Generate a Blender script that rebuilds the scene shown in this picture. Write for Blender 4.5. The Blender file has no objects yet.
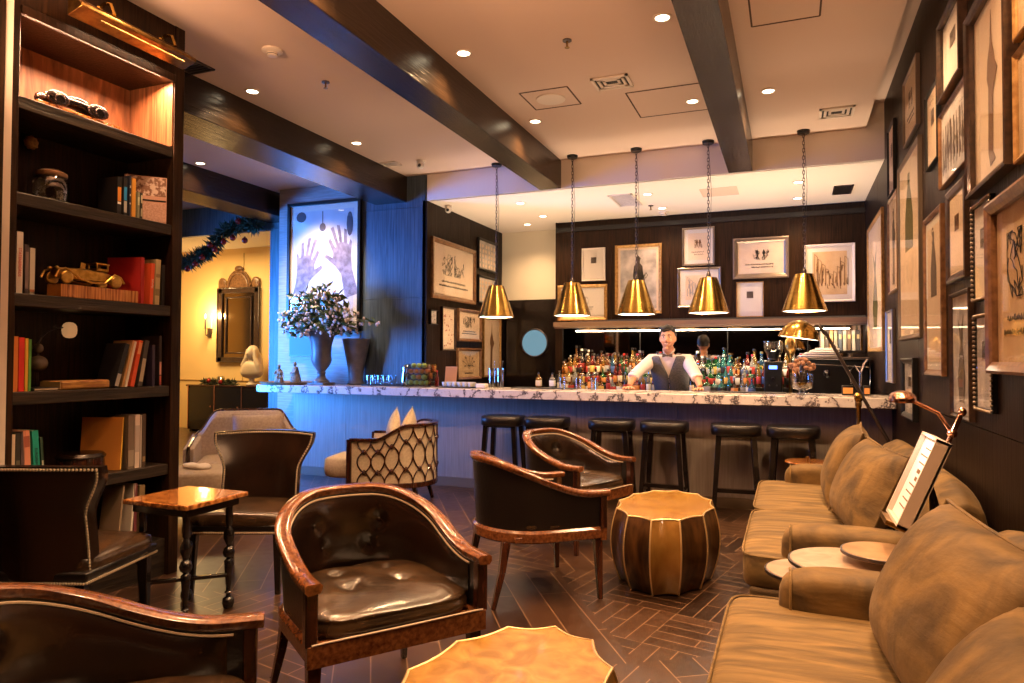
import bpy, math, random
from math import sin, cos, pi, radians, sqrt, atan2
from mathutils import Vector, Matrix, Euler
RND = random.Random(11)
col = bpy.context.scene.collection
V = Vector

# ------------------------------------------------------------------ helpers
class MB:
    def __init__(s): s.v = []; s.f = []; s.m = []
    def add(s, vs, fs, m=0):
        b = len(s.v); s.v += [tuple(v) for v in vs]
        for f in fs: s.f.append(tuple(b + i for i in f)); s.m.append(m)
        return s
    def box(s, x0, x1, y0, y1, z0, z1, m=0):
        return s.add([(x0,y0,z0),(x1,y0,z0),(x1,y1,z0),(x0,y1,z0),(x0,y0,z1),(x1,y0,z1),(x1,y1,z1),(x0,y1,z1)],
                     [(0,3,2,1),(4,5,6,7),(0,1,5,4),(1,2,6,5),(2,3,7,6),(3,0,4,7)], m)
    def hexa(s, p, m=0):
        return s.add(p, [(0,3,2,1),(4,5,6,7),(0,1,5,4),(1,2,6,5),(2,3,7,6),(3,0,4,7)], m)
    def bar(s, a, b, w, h=None, m=0, up=(0,0,1), w2=None, h2=None):
        a = V(a); b = V(b); h = w if h is None else h; w2 = w if w2 is None else w2; h2 = h if h2 is None else h2
        d = (b - a).normalized(); u = V(up)
        if abs(d.dot(u)) > .99: u = V((0,1,0))
        r = d.cross(u).normalized(); u = r.cross(d)
        P = [a - r*w/2 - u*h/2, a + r*w/2 - u*h/2, a + r*w/2 + u*h/2, a - r*w/2 + u*h/2,
             b - r*w2/2 - u*h2/2, b + r*w2/2 - u*h2/2, b + r*w2/2 + u*h2/2, b - r*w2/2 + u*h2/2]
        return s.add(P, [(0,3,2,1),(4,5,6,7),(0,1,5,4),(1,2,6,5),(2,3,7,6),(3,0,4,7)], m)
    def tube(s, pts, r, n=8, m=0, closed=False):
        pts = [V(p) for p in pts]; k = len(pts)
        rs = r if isinstance(r, (list, tuple)) else [r]*k
        vs = []; prev = None
        for i, p in enumerate(pts):
            if closed: t = pts[(i+1) % k] - pts[i-1]
            else: t = pts[min(i+1, k-1)] - pts[max(i-1, 0)]
            t.normalize()
            if prev is None: u = t.orthogonal().normalized()
            else:
                u = prev - t*prev.dot(t)
                u = u.normalized() if u.length > 1e-6 else t.orthogonal().normalized()
            prev = u; w = t.cross(u)
            vs += [p + (u*cos(2*pi*j/n) + w*sin(2*pi*j/n))*rs[i] for j in range(n)]
        fs = []
        for i in range(k if closed else k-1):
            for j in range(n):
                a = i*n + j; b = i*n + (j+1) % n; c = ((i+1) % k)*n + (j+1) % n; d = ((i+1) % k)*n + j
                fs.append((a, b, c, d))
        if not closed: fs += [tuple(range(n))[::-1], tuple(range((k-1)*n, k*n))]
        return s.add(vs, fs, m)
    def lathe(s, prof, n=16, c=(0,0,0), m=0, sx=1, sy=1, fn=None, cap=True):
        vs = []; k = len(prof)
        for i, (r, z) in enumerate(prof):
            for j in range(n):
                a = 2*pi*j/n; q = fn(a, i/(k-1)) if fn else 1
                vs.append((c[0] + r*q*cos(a)*sx, c[1] + r*q*sin(a)*sy, c[2] + z))
        fs = [(i*n+j, i*n+(j+1) % n, (i+1)*n+(j+1) % n, (i+1)*n+j) for i in range(k-1) for j in range(n)]
        if cap and prof[0][0] > 1e-5: fs.append(tuple(range(n))[::-1])
        if cap and prof[-1][0] > 1e-5: fs.append(tuple(range((k-1)*n, k*n)))
        return s.add(vs, fs, m)
    def grid(s, fn, nu, nv, m=0, wu=False, wv=False):
        vs = [fn(i/(nu if wu else nu-1), j/(nv if wv else nv-1)) for i in range(nu) for j in range(nv)]
        fs = []
        for i in range(nu if wu else nu-1):
            for j in range(nv if wv else nv-1):
                i2 = (i+1) % nu; j2 = (j+1) % nv
                fs.append((i*nv+j, i2*nv+j, i2*nv+j2, i*nv+j2))
        return s.add(vs, fs, m)
    def sell(s, c, r, e1=.3, e2=.3, n=20, k=10, m=0, M=None, fn=None):
        pw = lambda x, e: math.copysign(abs(x)**e, x)
        vs = []
        for i in range(k+1):
            a = -pi/2 + pi*i/k
            for j in range(n):
                b = 2*pi*j/n
                p = V((r[0]*pw(cos(a), e1)*pw(cos(b), e2), r[1]*pw(cos(a), e1)*pw(sin(b), e2), r[2]*pw(sin(a), e1)))
                if fn: p = V(fn(p))
                if M: p = M @ p
                vs.append(p + V(c))
        fs = [(i*n+j, i*n+(j+1) % n, (i+1)*n+(j+1) % n, (i+1)*n+j) for i in range(k) for j in range(n)]
        return s.add(vs, fs, m)
    def prism(s, poly, z0, z1, m=0, axis='z'):
        n = len(poly)
        f = {'z': lambda a, b, c: (a, b, c), 'y': lambda a, b, c: (a, c, b), 'x': lambda a, b, c: (c, a, b)}[axis]
        return s.add([f(a, b, z0) for a, b in poly] + [f(a, b, z1) for a, b in poly],
                     [tuple(range(n))[::-1], tuple(range(n, 2*n))] + [(i, (i+1) % n, n+(i+1) % n, n+i) for i in range(n)], m)
    def xf(s, M):
        s.v = [tuple(M @ V(p)) for p in s.v]; return s
    def join(s, o, m=None):
        b = len(s.v); s.v += o.v
        for f, k in zip(o.f, o.m): s.f.append(tuple(b+i for i in f)); s.m.append(k if m is None else m)
        return s

def obj(name, mb, mats, parent=None, smooth=40, bevel=0, seg=2, sub=0, loc=None):
    me = bpy.data.meshes.new(name); me.from_pydata(mb.v, [], mb.f); me.update()
    if not isinstance(mats, (list, tuple)): mats = [mats]
    for x in mats: me.materials.append(x)
    if any(mb.m): me.polygons.foreach_set('material_index', mb.m)
    o = bpy.data.objects.new(name, me); col.objects.link(o)
    import bmesh
    bm = bmesh.new(); bm.from_mesh(me)
    bmesh.ops.remove_doubles(bm, verts=bm.verts, dist=1e-5)
    bmesh.ops.recalc_face_normals(bm, faces=bm.faces)
    bm.to_mesh(me); bm.free()
    if smooth:
        me.polygons.foreach_set('use_smooth', [True]*len(me.polygons))
        if smooth < 180: me.set_sharp_from_angle(angle=radians(smooth))
    if bevel:
        b = o.modifiers.new('b', 'BEVEL'); b.width = bevel; b.segments = seg; b.limit_method = 'ANGLE'; b.angle_limit = radians(35)
    if sub:
        b = o.modifiers.new('s', 'SUBSURF'); b.levels = sub; b.render_levels = sub
    if parent: o.parent = parent
    if loc: o.location = loc
    return o
def tag(o, label=None, cat=None, group=None, kind=None):
    if label: o['label'] = label
    if cat: o['category'] = cat
    if group: o['group'] = group
    if kind: o['kind'] = kind
    return o
def thing(name, label, cat, loc=(0,0,0), rz=0, group=None):
    o = bpy.data.objects.new(name, None); o.empty_display_size = .1; col.objects.link(o)
    o.location = loc; o.rotation_euler = (0, 0, radians(rz))
    return tag(o, label, cat, group)
def struct(name, mb, m, smooth=0, bevel=0, parent=None):
    o = obj(name, mb, m, smooth=smooth, bevel=bevel, parent=parent)
    if not parent: o['kind'] = 'structure'
    return o
def dup(root, loc, rz=None, label=None, group=None, name=None):
    r = root.copy(); col.objects.link(r); r.location = loc
    if rz is not None: r.rotation_euler = (0, 0, radians(rz))
    if label: r['label'] = label
    if group: r['group'] = group
    for ch in [c for c in bpy.data.objects if c.parent == root]:
        c = ch.copy(); col.objects.link(c); c.parent = r
        for g in [d for d in bpy.data.objects if d.parent == ch]:
            e = g.copy(); col.objects.link(e); e.parent = c
    return r

# ------------------------------------------------------------------ materials
def nt(name):
    m = bpy.data.materials.new(name); m.use_nodes = True; t = m.node_tree; b = t.nodes['Principled BSDF']; return m, t, b
def rgb(c): return (c[0], c[1], c[2], 1)
def mat(name, c, rough=.5, metal=0, spec=None, coat=0, sheen=0, em=None, es=0, trans=0, alpha=1, ior=None,
        c2=None, sc=(5,5,5), det=4, lo=.35, hi=.65, bump=0, bsc=None, sub=0, dist=0, rvar=0):
    m, t, b = nt(name); b.inputs['Base Color'].default_value = rgb(c); b.inputs['Roughness'].default_value = rough
    b.inputs['Metallic'].default_value = metal
    if spec is not None: b.inputs['Specular IOR Level'].default_value = spec
    if coat: b.inputs['Coat Weight'].default_value = coat; b.inputs['Coat Roughness'].default_value = .08
    if sheen: b.inputs['Sheen Weight'].default_value = sheen; b.inputs['Sheen Roughness'].default_value = .4; b.inputs['Sheen Tint'].default_value = rgb([min(1, x*2+.1) for x in c])
    if em: b.inputs['Emission Color'].default_value = rgb(em); b.inputs['Emission Strength'].default_value = es
    if trans: b.inputs['Transmission Weight'].default_value = trans
    if ior: b.inputs['IOR'].default_value = ior
    if c2 or bump:
        tc = t.nodes.new('ShaderNodeTexCoord'); mp = t.nodes.new('ShaderNodeMapping'); mp.inputs['Scale'].default_value = sc
        t.links.new(tc.outputs['Object'], mp.inputs['Vector'])
        nz = t.nodes.new('ShaderNodeTexNoise'); nz.inputs['Scale'].default_value = 1; nz.inputs['Detail'].default_value = det
        nz.inputs['Distortion'].default_value = dist
        t.links.new(mp.outputs['Vector'], nz.inputs['Vector'])
        if c2:
            r = t.nodes.new('ShaderNodeValToRGB'); r.color_ramp.elements[0].position = lo; r.color_ramp.elements[1].position = hi
            r.color_ramp.elements[0].color = rgb(c); r.color_ramp.elements[1].color = rgb(c2)
            t.links.new(nz.outputs['Fac'], r.inputs['Fac']); t.links.new(r.outputs['Color'], b.inputs['Base Color'])
        if rvar:
            mr = t.nodes.new('ShaderNodeMapRange'); mr.inputs['To Min'].default_value = rough-rvar; mr.inputs['To Max'].default_value = rough+rvar
            mr.inputs['From Min'].default_value = .3; mr.inputs['From Max'].default_value = .7
            t.links.new(nz.outputs['Fac'], mr.inputs['Value']); t.links.new(mr.outputs['Result'], b.inputs['Roughness'])
        if bump:
            src = nz
            if bsc:
                mp2 = t.nodes.new('ShaderNodeMapping'); mp2.inputs['Scale'].default_value = bsc; t.links.new(tc.outputs['Object'], mp2.inputs['Vector'])
                src = t.nodes.new('ShaderNodeTexNoise'); src.inputs['Scale'].default_value = 1; src.inputs['Detail'].default_value = 5
                t.links.new(mp2.outputs['Vector'], src.inputs['Vector'])
            bp = t.nodes.new('ShaderNodeBump'); bp.inputs['Strength'].default_value = bump; bp.inputs['Distance'].default_value = .01
            t.links.new(src.outputs['Fac'], bp.inputs['Height']); t.links.new(bp.outputs['Normal'], b.inputs['Normal'])
    return m
def emit(name, c, s):
    m, t, b = nt(name); b.inputs['Base Color'].default_value = (0,0,0,1); b.inputs['Emission Color'].default_value = rgb(c); b.inputs['Emission Strength'].default_value = s
    return m
def glassy(name, tint=(1,1,1), refl=.12, rough=.02):
    m, t, b = nt(name); t.nodes.remove(b); out = t.nodes['Material Output']
    tr = t.nodes.new('ShaderNodeBsdfTransparent'); tr.inputs['Color'].default_value = rgb(tint)
    gl = t.nodes.new('ShaderNodeBsdfGlossy'); gl.inputs['Roughness'].default_value = rough
    fr = t.nodes.new('ShaderNodeLayerWeight'); fr.inputs['Blend'].default_value = .35
    mr = t.nodes.new('ShaderNodeMapRange'); mr.inputs['To Min'].default_value = refl*.35; mr.inputs['To Max'].default_value = min(1, refl*4)
    mx = t.nodes.new('ShaderNodeMixShader')
    t.links.new(fr.outputs['Facing'], mr.inputs['Value']); t.links.new(mr.outputs['Result'], mx.inputs['Fac'])
    t.links.new(tr.outputs[0], mx.inputs[1]); t.links.new(gl.outputs[0], mx.inputs[2]); t.links.new(mx.outputs[0], out.inputs['Surface'])
    return m

M = {}
M['oak_dark'] = mat('oak_dark', (.008,.004,.002), .38, spec=.2, c2=(.042,.018,.008), sc=(60,60,3), det=6, dist=.6, bump=.25, lo=.3, hi=.75)
M['oak_panel'] = mat('oak_panel', (.006,.003,.002), .38, spec=.13, c2=(.024,.012,.008), sc=(55,55,2.5), det=6, dist=.7, bump=.3, lo=.3, hi=.75)
M['oak_beam'] = mat('oak_beam', (.007,.004,.002), .27, spec=.45, c2=(.03,.016,.008), sc=(45,2.5,45), det=6, dist=.9, bump=.35, lo=.3, hi=.75)
M['oak_lit'] = mat('oak_lit', (.10,.036,.014), .45, c2=(.36,.15,.065), sc=(60,14,2.2), det=7, dist=1.2, bump=.3, lo=.3, hi=.7)  # the same dark oak with lamplight put into the colour
M['oak_shelf'] = mat('oak_shelf', (.008,.006,.005), .4, c2=(.04,.028,.02), sc=(50,3,50), det=6, dist=.8, bump=.5)
M['plaster'] = mat('plaster', (.70,.55,.46), .8, bump=.02, sc=(40,40,40))
M['plaster_bar'] = mat('plaster_bar', (.88,.80,.72), .8)
M['cream_wall'] = mat('cream_wall', (.78,.72,.58), .7)
M['yellow_wall'] = mat('yellow_wall', (.85,.60,.26), .6)
M['stone'] = mat('stone', (.26,.23,.23), .6, c2=(.36,.33,.33), sc=(4,4,60), det=3, bump=.1)
M['blue_panel'] = mat('blue_panel', (.03,.05,.075), .4, c2=(.10,.14,.19), sc=(50,50,2.2), det=6, dist=.7, bump=.3, lo=.3, hi=.72)
M['bar_panel'] = mat('bar_panel', (.30,.25,.215), .33, c2=(.38,.325,.285), sc=(45,45,2.2), det=6, dist=.6, bump=.12)
M['teal_wall'] = mat('teal_wall', (.03,.07,.085), .5, c2=(.08,.14,.16), sc=(50,50,2), det=6, dist=.7, bump=.2)
M['black'] = mat('black', (.006,.006,.007), .35)
M['black_matte'] = mat('black_matte', (.012,.011,.011), .7)
M['black_wood'] = mat('black_wood', (.007,.005,.005), .22, coat=.5)
M['white'] = mat('white', (.8,.78,.74), .45)
M['white_trim'] = mat('white_trim', (.75,.66,.58), .5)
M['brass'] = mat('brass', (.60,.38,.10), .2, 1, c2=(.42,.25,.06), sc=(6,6,90), det=3, bump=.06)
M['brass_old'] = mat('brass_old', (.40,.24,.07), .33, 1, c2=(.22,.12,.04), sc=(20,20,20))
M['gold'] = mat('gold', (.75,.50,.17), .3, 1)
M['gold_frame'] = mat('gold_frame', (.34,.18,.06), .4, .6, c2=(.55,.33,.12), sc=(30,30,30))
M['chrome'] = mat('chrome', (.75,.75,.75), .1, 1)
M['silver'] = mat('silver', (.55,.52,.50), .22, 1)
M['pewter'] = mat('pewter', (.12,.10,.10), .3, .9)
M['copper'] = mat('copper', (.75,.40,.28), .18, 1)
M['leather'] = mat('leather', (.005,.0025,.0018), .22, c2=(.02,.008,.004), sc=(4,4,4), det=3, lo=.3, hi=.8, bump=.08, bsc=(60,60,60), spec=.8)
M['leather_seat'] = mat('leather_seat', (.012,.006,.003), .24, c2=(.08,.042,.018), sc=(5,5,5), det=5, dist=.6, lo=.3, hi=.8, bump=.2, bsc=(22,22,22), spec=1.0)
M['leather_black'] = mat('leather_black', (.008,.006,.006), .3, bump=.2, sc=(70,70,70), spec=.6)
M['rosewood'] = mat('rosewood', (.08,.022,.008), .22, c2=(.24,.085,.026), sc=(50,50,50), det=3, dist=.3, coat=.3, lo=.3, hi=.7)
M['burl'] = mat('burl', (.16,.045,.012), .12, c2=(.62,.25,.06), sc=(16,16,16), det=8, dist=2.5, coat=.9, lo=.38, hi=.62)
M['mahogany'] = mat('mahogany', (.02,.006,.004), .2, c2=(.07,.02,.009), sc=(30,30,3), coat=.6)
M['piping'] = mat('piping', (.55,.42,.30), .4)
M['velvet'] = mat('velvet', (.06,.031,.006), .75, sheen=.5, c2=(.20,.11,.026), sc=(5,5,5), det=6, dist=1.0, lo=.35, hi=.7, bump=.9, bsc=(7,7,16))
M['velvet_seat'] = mat('velvet_seat', (.085,.047,.010), .75, sheen=.5, c2=(.25,.148,.044), sc=(2,14,5), det=6, dist=1.2, lo=.35, hi=.7, bump=1.0, bsc=(2.5,22,4))
M['velvet_dark'] = mat('velvet_dark', (.06,.032,.008), .8, sheen=.3)
M['drum_gold'] = mat('drum_gold', (.34,.155,.016), .24, .3, c2=(.60,.33,.06), sc=(9,9,9), det=7, dist=1.4, lo=.35, hi=.7, coat=.6, bump=.08)
M['drum_side_gold'] = mat('drum_side_gold', (.30,.14,.025), .3, .5, c2=(.42,.22,.05), sc=(14,14,5), coat=.5)
M['drum_dark'] = mat('drum_dark', (.035,.014,.006), .28, .5, c2=(.14,.06,.018), sc=(20,20,3), det=6, coat=.5)
M['drum_line'] = mat('drum_line', (.75,.52,.26), .35, .7)
M['linen'] = mat('linen', (.52,.42,.30), .9, c2=(.62,.52,.39), sc=(60,60,60), bump=.2)
M['linen_grey'] = mat('linen_grey', (.42,.34,.30), .9, c2=(.52,.43,.38), sc=(50,50,50), bump=.2)
M['cream_fabric'] = mat('cream_fabric', (.42,.33,.25), .9, c2=(.5,.41,.32), sc=(40,40,40))
M['nail'] = mat('nail', (.80,.68,.52), .3, .6)
M['frame_dark'] = mat('frame_dark', (.022,.012,.008), .3, c2=(.06,.03,.018), sc=(30,30,30), coat=.3)
M['frame_brown'] = mat('frame_brown', (.12,.055,.025), .3, c2=(.24,.12,.055), sc=(25,25,25), coat=.4)
M['frame_silver'] = mat('frame_silver', (.30,.24,.19), .3, .8)
M['paper'] = mat('paper', (.80,.60,.42), .7, c2=(.86,.68,.50), sc=(4,4,4))
M['paper_tan'] = mat('paper_tan', (.62,.40,.21), .7, c2=(.74,.52,.30), sc=(5,5,5))
M['paper_white'] = mat('paper_white', (.80,.72,.64), .7)
M['paper_grey'] = mat('paper_grey', (.36,.33,.33), .7, c2=(.66,.60,.58), sc=(7,7,7), det=2)
M['ink'] = mat('ink', (.02,.015,.012), .7)
M['ink_soft'] = mat('ink_soft', (.16,.12,.10), .7)
M['ink_sepia'] = mat('ink_sepia', (.18,.08,.03), .7)
M['ink_green'] = mat('ink_green', (.12,.11,.03), .7)
M['ink_blue'] = mat('ink_blue', (.25,.27,.36), .7)
M['pane'] = glassy('pane', refl=.06)
M['clear_glass'] = glassy('clear_glass', tint=(.93,.94,.93), refl=.22)
M['mirror'] = mat('mirror', (.55,.52,.50), .03, 1)
M['plant_leaf'] = mat('plant_leaf', (.03,.07,.02), .35, c2=(.10,.12,.03), sc=(9,9,9))
M['twig'] = mat('twig', (.09,.05,.03), .7)
M['blossom'] = mat('blossom', (.72,.56,.52), .6, c2=(.85,.74,.70), sc=(12,12,12))
M['skin'] = mat('skin', (.62,.30,.17), .5)
M['hair'] = mat('hair', (.012,.008,.006), .5)
M['shirt'] = mat('shirt', (.74,.62,.58), .8, bump=.5, sc=(16,16,30))
M['vest'] = mat('vest', (.045,.043,.05), .8, c2=(.15,.14,.15), sc=(130,130,130), det=2)
M['bow'] = mat('bow', (.10,.07,.05), .7)
M['eye_white'] = mat('eye_white', (.7,.66,.6), .4)
M['lip'] = mat('lip', (.45,.15,.11), .5)
M['marble_bust'] = mat('marble_bust', (.62,.50,.36), .45)
M['resin'] = mat('resin', (.36,.28,.19), .6, c2=(.22,.16,.10), sc=(30,30,30))
M['urn'] = mat('urn', (.09,.085,.09), .45, c2=(.15,.14,.145), sc=(8,8,8))
M['light_warm'] = emit('light_warm', (1,.80,.52), 14)
M['light_pend'] = emit('light_pend', (1,.80,.58), 8)
M['flame'] = emit('flame', (1,.62,.25), 30)
M['lcd'] = emit('lcd', (.1,.22,1), 6)
M['blue_reflection'] = emit('blue_reflection', (.02,.16,.34), .9)  # flat blue emission standing in for light mirrored in glass
M['pine'] = mat('pine', (.012,.05,.03), .6, c2=(.04,.10,.06), sc=(30,30,30))
M['bauble'] = mat('bauble', (.30,.02,.015), .2, .4)
M['rattan'] = mat('rattan', (.40,.27,.15), .7, c2=(.26,.16,.08), sc=(40,40,40), bump=.4)

# floor: geometric parquet with light joints
def floor_mat():
    m, t, b = nt('parquet'); L = t.links.new
    tc = t.nodes.new('ShaderNodeTexCoord')
    def mapn(rot, sc, off=(0,0,0)):
        mp = t.nodes.new('ShaderNodeMapping'); mp.inputs['Rotation'].default_value = (0,0,radians(rot)); mp.inputs['Scale'].default_value = (sc,sc,sc)
        mp.inputs['Location'].default_value = off; L(tc.outputs['Object'], mp.inputs['Vector']); return mp
    def brick(mp, w, h, off=.5):
        br = t.nodes.new('ShaderNodeTexBrick'); br.offset = off; br.inputs['Scale'].default_value = 1
        br.inputs['Brick Width'].default_value = w; br.inputs['Row Height'].default_value = h; br.inputs['Mortar Size'].default_value = .0035
        br.inputs['Mortar Smooth'].default_value = .3
        br.inputs['Color1'].default_value = (.018,.008,.004,1); br.inputs['Color2'].default_value = (.062,.029,.015,1); br.inputs['Mortar'].default_value = (.22,.125,.07,1)
        L(mp.outputs['Vector'], br.inputs['Vector']); return br
    b1 = brick(mapn(12, 1), .48, .096); b2 = brick(mapn(102, 1), .48, .096); b3 = brick(mapn(57, 1), 1.2, .17)
    ck = t.nodes.new('ShaderNodeTexChecker'); ck.inputs['Scale'].default_value = 1/.48; L(mapn(12, 1, (.0,.0,.01)).outputs['Vector'], ck.inputs['Vector'])
    ck2 = t.nodes.new('ShaderNodeTexChecker'); ck2.inputs['Scale'].default_value = 1/1.44; L(mapn(57, 1, (.3,.2,.01)).outputs['Vector'], ck2.inputs['Vector'])
    mx = t.nodes.new('ShaderNodeMix'); mx.data_type = 'RGBA'; L(ck.outputs['Fac'], mx.inputs['Factor']); L(b1.outputs['Color'], mx.inputs['A']); L(b2.outputs['Color'], mx.inputs['B'])
    mx2 = t.nodes.new('ShaderNodeMix'); mx2.data_type = 'RGBA'; L(ck2.outputs['Fac'], mx2.inputs['Factor']); L(mx.outputs['Result'], mx2.inputs['A']); L(b3.outputs['Color'], mx2.inputs['B'])
    nz = t.nodes.new('ShaderNodeTexNoise'); nz.inputs['Scale'].default_value = 14; nz.inputs['Detail'].default_value = 7; L(mapn(12,1).outputs['Vector'], nz.inputs['Vector'])
    mr = t.nodes.new('ShaderNodeMapRange'); mr.inputs['To Min'].default_value = .6; mr.inputs['To Max'].default_value = 1.35; L(nz.outputs['Fac'], mr.inputs['Value'])
    mm = t.nodes.new('ShaderNodeMix'); mm.data_type = 'RGBA'; mm.blend_type = 'MULTIPLY'; mm.inputs['Factor'].default_value = 1
    L(mx2.outputs['Result'], mm.inputs['A']); L(mr.outputs['Result'], mm.inputs['B']); L(mm.outputs['Result'], b.inputs['Base Color'])
    mr2 = t.nodes.new('ShaderNodeMapRange'); mr2.inputs['To Min'].default_value = .22; mr2.inputs['To Max'].default_value = .42; L(nz.outputs['Fac'], mr2.inputs['Value']); L(mr2.outputs['Result'], b.inputs['Roughness'])
    return m
M['floor'] = floor_mat()
def marble_mat():
    m, t, b = nt('marble'); L = t.links.new
    tc = t.nodes.new('ShaderNodeTexCoord')
    wv = t.nodes.new('ShaderNodeTexWave'); wv.inputs['Scale'].default_value = 1.4; wv.inputs['Distortion'].default_value = 16; wv.inputs['Detail'].default_value = 6; wv.inputs['Detail Scale'].default_value = 2.2
    wv.inputs['Detail Roughness'].default_value = .7
    L(tc.outputs['Object'], wv.inputs['Vector'])
    r = t.nodes.new('ShaderNodeValToRGB'); e = r.color_ramp.elements; e[0].position = 0; e[0].color = (.08,.07,.08,1); e[1].position = .22; e[1].color = (.72,.64,.60,1)
    n = e.new(.07); n.color = (.34,.29,.28,1); n = e.new(1); n.color = (.80,.73,.69,1)
    L(wv.outputs['Fac'], r.inputs['Fac']); L(r.outputs['Color'], b.inputs['Base Color']); b.inputs['Roughness'].default_value = .16
    return m
M['marble'] = marble_mat()

def lamp(kind, loc, power, color, size=.05, rot=(0,0,0), spot=None, blend=.6, sy=None, name='lamp'):
    l = bpy.data.lights.new(name, kind); l.energy = power; l.color = color
    if kind == 'AREA':
        l.size = size
        if sy: l.shape = 'RECTANGLE'; l.size_y = sy
    else: l.shadow_soft_size = size
    if kind == 'SPOT': l.spot_size = radians(spot); l.spot_blend = blend
    o = bpy.data.objects.new(name, l); o.location = loc; o.rotation_euler = [radians(a) for a in rot]; col.objects.link(o); return o
# ------------------------------------------------------------------ room shell
CZ = 3.69; SZ = 3.37; XR = .85; YS = 7.5; YB = 9.4
struct('floor', MB().box(-13, 1.0, -4, 11.2, -.08, 0), M['floor'])
struct('ceiling', MB().box(-9.6, .67, -4, YS, CZ, CZ+.06).box(-9.6, -6.42, YS, 8.0, CZ, CZ+.06).box(.67, 1.0, -4, YS, 3.92, 3.98).box(.67, .69, -4, YS, CZ, 3.92), M['plaster'])
struct('ceiling_bar', MB().box(-4.12, XR+.1, YS+.02, 10.0, SZ, SZ+.06).box(-4.12, XR+.1, YS, YS+.05, SZ, 3.98), M['plaster_bar'])
def paneled(x0, x1, z0, z1, cuts, rows, t=.02, gap=.004, base=.04):
    """panelled wall facing -Y at y=0: backing plus panels with fine joints"""
    b = MB(); b.box(x0, x1, 0, base, z0, z1)
    xs = [x0] + cuts + [x1]; zs = [z0] + rows + [z1]
    for a, c in zip(xs, xs[1:]):
        for d, e in zip(zs, zs[1:]): b.box(a+gap/2, c-gap/2, -t, 0, d+gap/2, e-gap/2)
    return b
wr = paneled(-YB-.05, 4.0, 0, 3.95, [-8.1,-6.9,-5.7,-4.5,-3.3,-2.1,-.9,.3,1.5,2.7], [1.12, 2.35])
wr.xf(Matrix.Translation((XR+.02, 0, 0)) @ Matrix.Rotation(radians(-90), 4, 'Z'))
struct('wall_right', wr, M['oak_panel'])
wb = paneled(-3.07, XR, 1.98, 3.28, [-2.28,-1.49,-.68,.10], []); 
wb.box(-3.07, XR, 0, .04, 0, 1.2); wb.box(-3.07, -2.98, -.02, .04, 1.2, 1.98)
wb.box(-3.07, XR, .03, .06, 3.28, SZ); wb.xf(Matrix.Translation((0, YB, 0)))
struct('wall_back', wb, M['oak_dark'])
struct('trim_1', MB().box(-3.07, XR, YB-.16, YB-.02, 1.885, 1.95).box(-3.07, XR, YB-.12, YB-.02, 1.865, 1.885), mat('ledge', (.30,.19,.12), .35, .3))
struct('trim_2', MB().box(-3.07, XR, YB-.05, YB-.02, 3.22, 3.28), M['black'])
struct('wall_back_alcove', MB().box(-4.2, -3.0, 9.9, 9.98, 2.33, SZ), M['cream_wall'])
struct('wall_alcove_side', MB().box(-3.09, -3.07, YB, 9.9, 0, SZ), M['oak_dark'])
struct('wall_alcove_lower', MB().box(-4.2, -3.0, 9.9, 9.98, 0, 2.33), M['black_wood'])
# door with a round window
d = struct('door_1', MB().box(-4.02, -3.13, 9.85, 9.895, 0, 2.30), M['black_wood'])
rw = MB()
rw.tube([(-3.565+.205*cos(a*pi/16), 9.845, 1.675+.205*sin(a*pi/16)) for a in range(32)], .014, 8, closed=True); obj('window_frame', rw, M['pewter'], d)
rg = MB(); rg.prism([(-3.565+.2*cos(a*pi/16), 1.675+.2*sin(a*pi/16)) for a in range(32)], 9.838, 9.848, axis='y'); obj('pane', rg, emit('porthole', (.26,.50,.62), .62), d)
ws = paneled(YS, 9.9, 0, SZ, [8.15, 8.75, 9.35], []); ws.xf(Matrix.Translation((-4.14, 0, 0)) @ Matrix.Rotation(radians(90), 4, 'Z'))
struct('wall_side', ws, M['oak_panel'])
wf = paneled(-5.05, -4.14, 0, CZ, [], [2.18, 3.30]); wf.xf(Matrix.Translation((0, YS+.02, 0))); struct('wall_front', wf, M['blue_panel'])
struct('column', MB().box(-6.36, -5.07, YS, 8.3, 0, CZ), M['stone'])
wt = paneled(-6.93, -6.36, 0, CZ, [], [3.27]); wt.box(-9.6, -6.93, -.02, .04, 3.27, CZ); wt.xf(Matrix.Translation((0, 8.0, 0)))
struct('wall_teal', wt, M['teal_wall'])
struct('wall_salon', MB().box(-12.6, -6.5, 10.8, 10.9, 0, 3.6).box(-12.6, -12.5, 8.04, 10.8, 0, 3.6).box(-6.9, -6.8, 8.04, 10.8, 0, 3.6), M['yellow_wall'])
struct('trim_3', MB().box(-12.5, -6.9, 10.785, 10.8, .97, .985).box(-10.02, -10.01, 10.79, 10.8, .98, 3.5), mat('seam', (.4,.25,.09), .6))
struct('ceiling_salon', MB().box(-12.6, -6.8, 8.04, 10.9, 3.6, 3.66), M['cream_wall'])
struct('wall_rear', MB().box(-9.6, 1.0, -4.1, -4, 0, CZ), M['oak_panel'])
for x, e in ((-5.6, 40), (-3.5, 60), (-1.5, 75), (.15, 60)): lamp('AREA', (x, 1.7, 2.75), e, (1,.54,.28), .5, (160,0,0), name='ceiling_fill').data.spread = radians(150)  # added area lamps out of view, without fixtures, to brighten the ceiling
# left wall with the daylight window, hidden from here behind the bookcase
lw = MB().box(-9.6, -9.5, -4, 3.2, 0, CZ).box(-9.6, -9.5, 6.0, 8.0, 0, CZ).box(-9.6, -9.5, 3.2, 6.0, 0, .3).box(-9.6, -9.5, 3.2, 6.0, 2.95, CZ)
struct('wall_left', lw, M['plaster'])
wn = MB().box(-9.58, -9.52, 3.2, 6.0, .3, .36).box(-9.58, -9.52, 3.2, 6.0, 2.89, 2.95)
for y in (3.2, 4.57, 5.94): wn.box(-9.58, -9.52, y, y+.06, .3, 2.95)
struct('window_1', wn, M['white_trim'])

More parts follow.
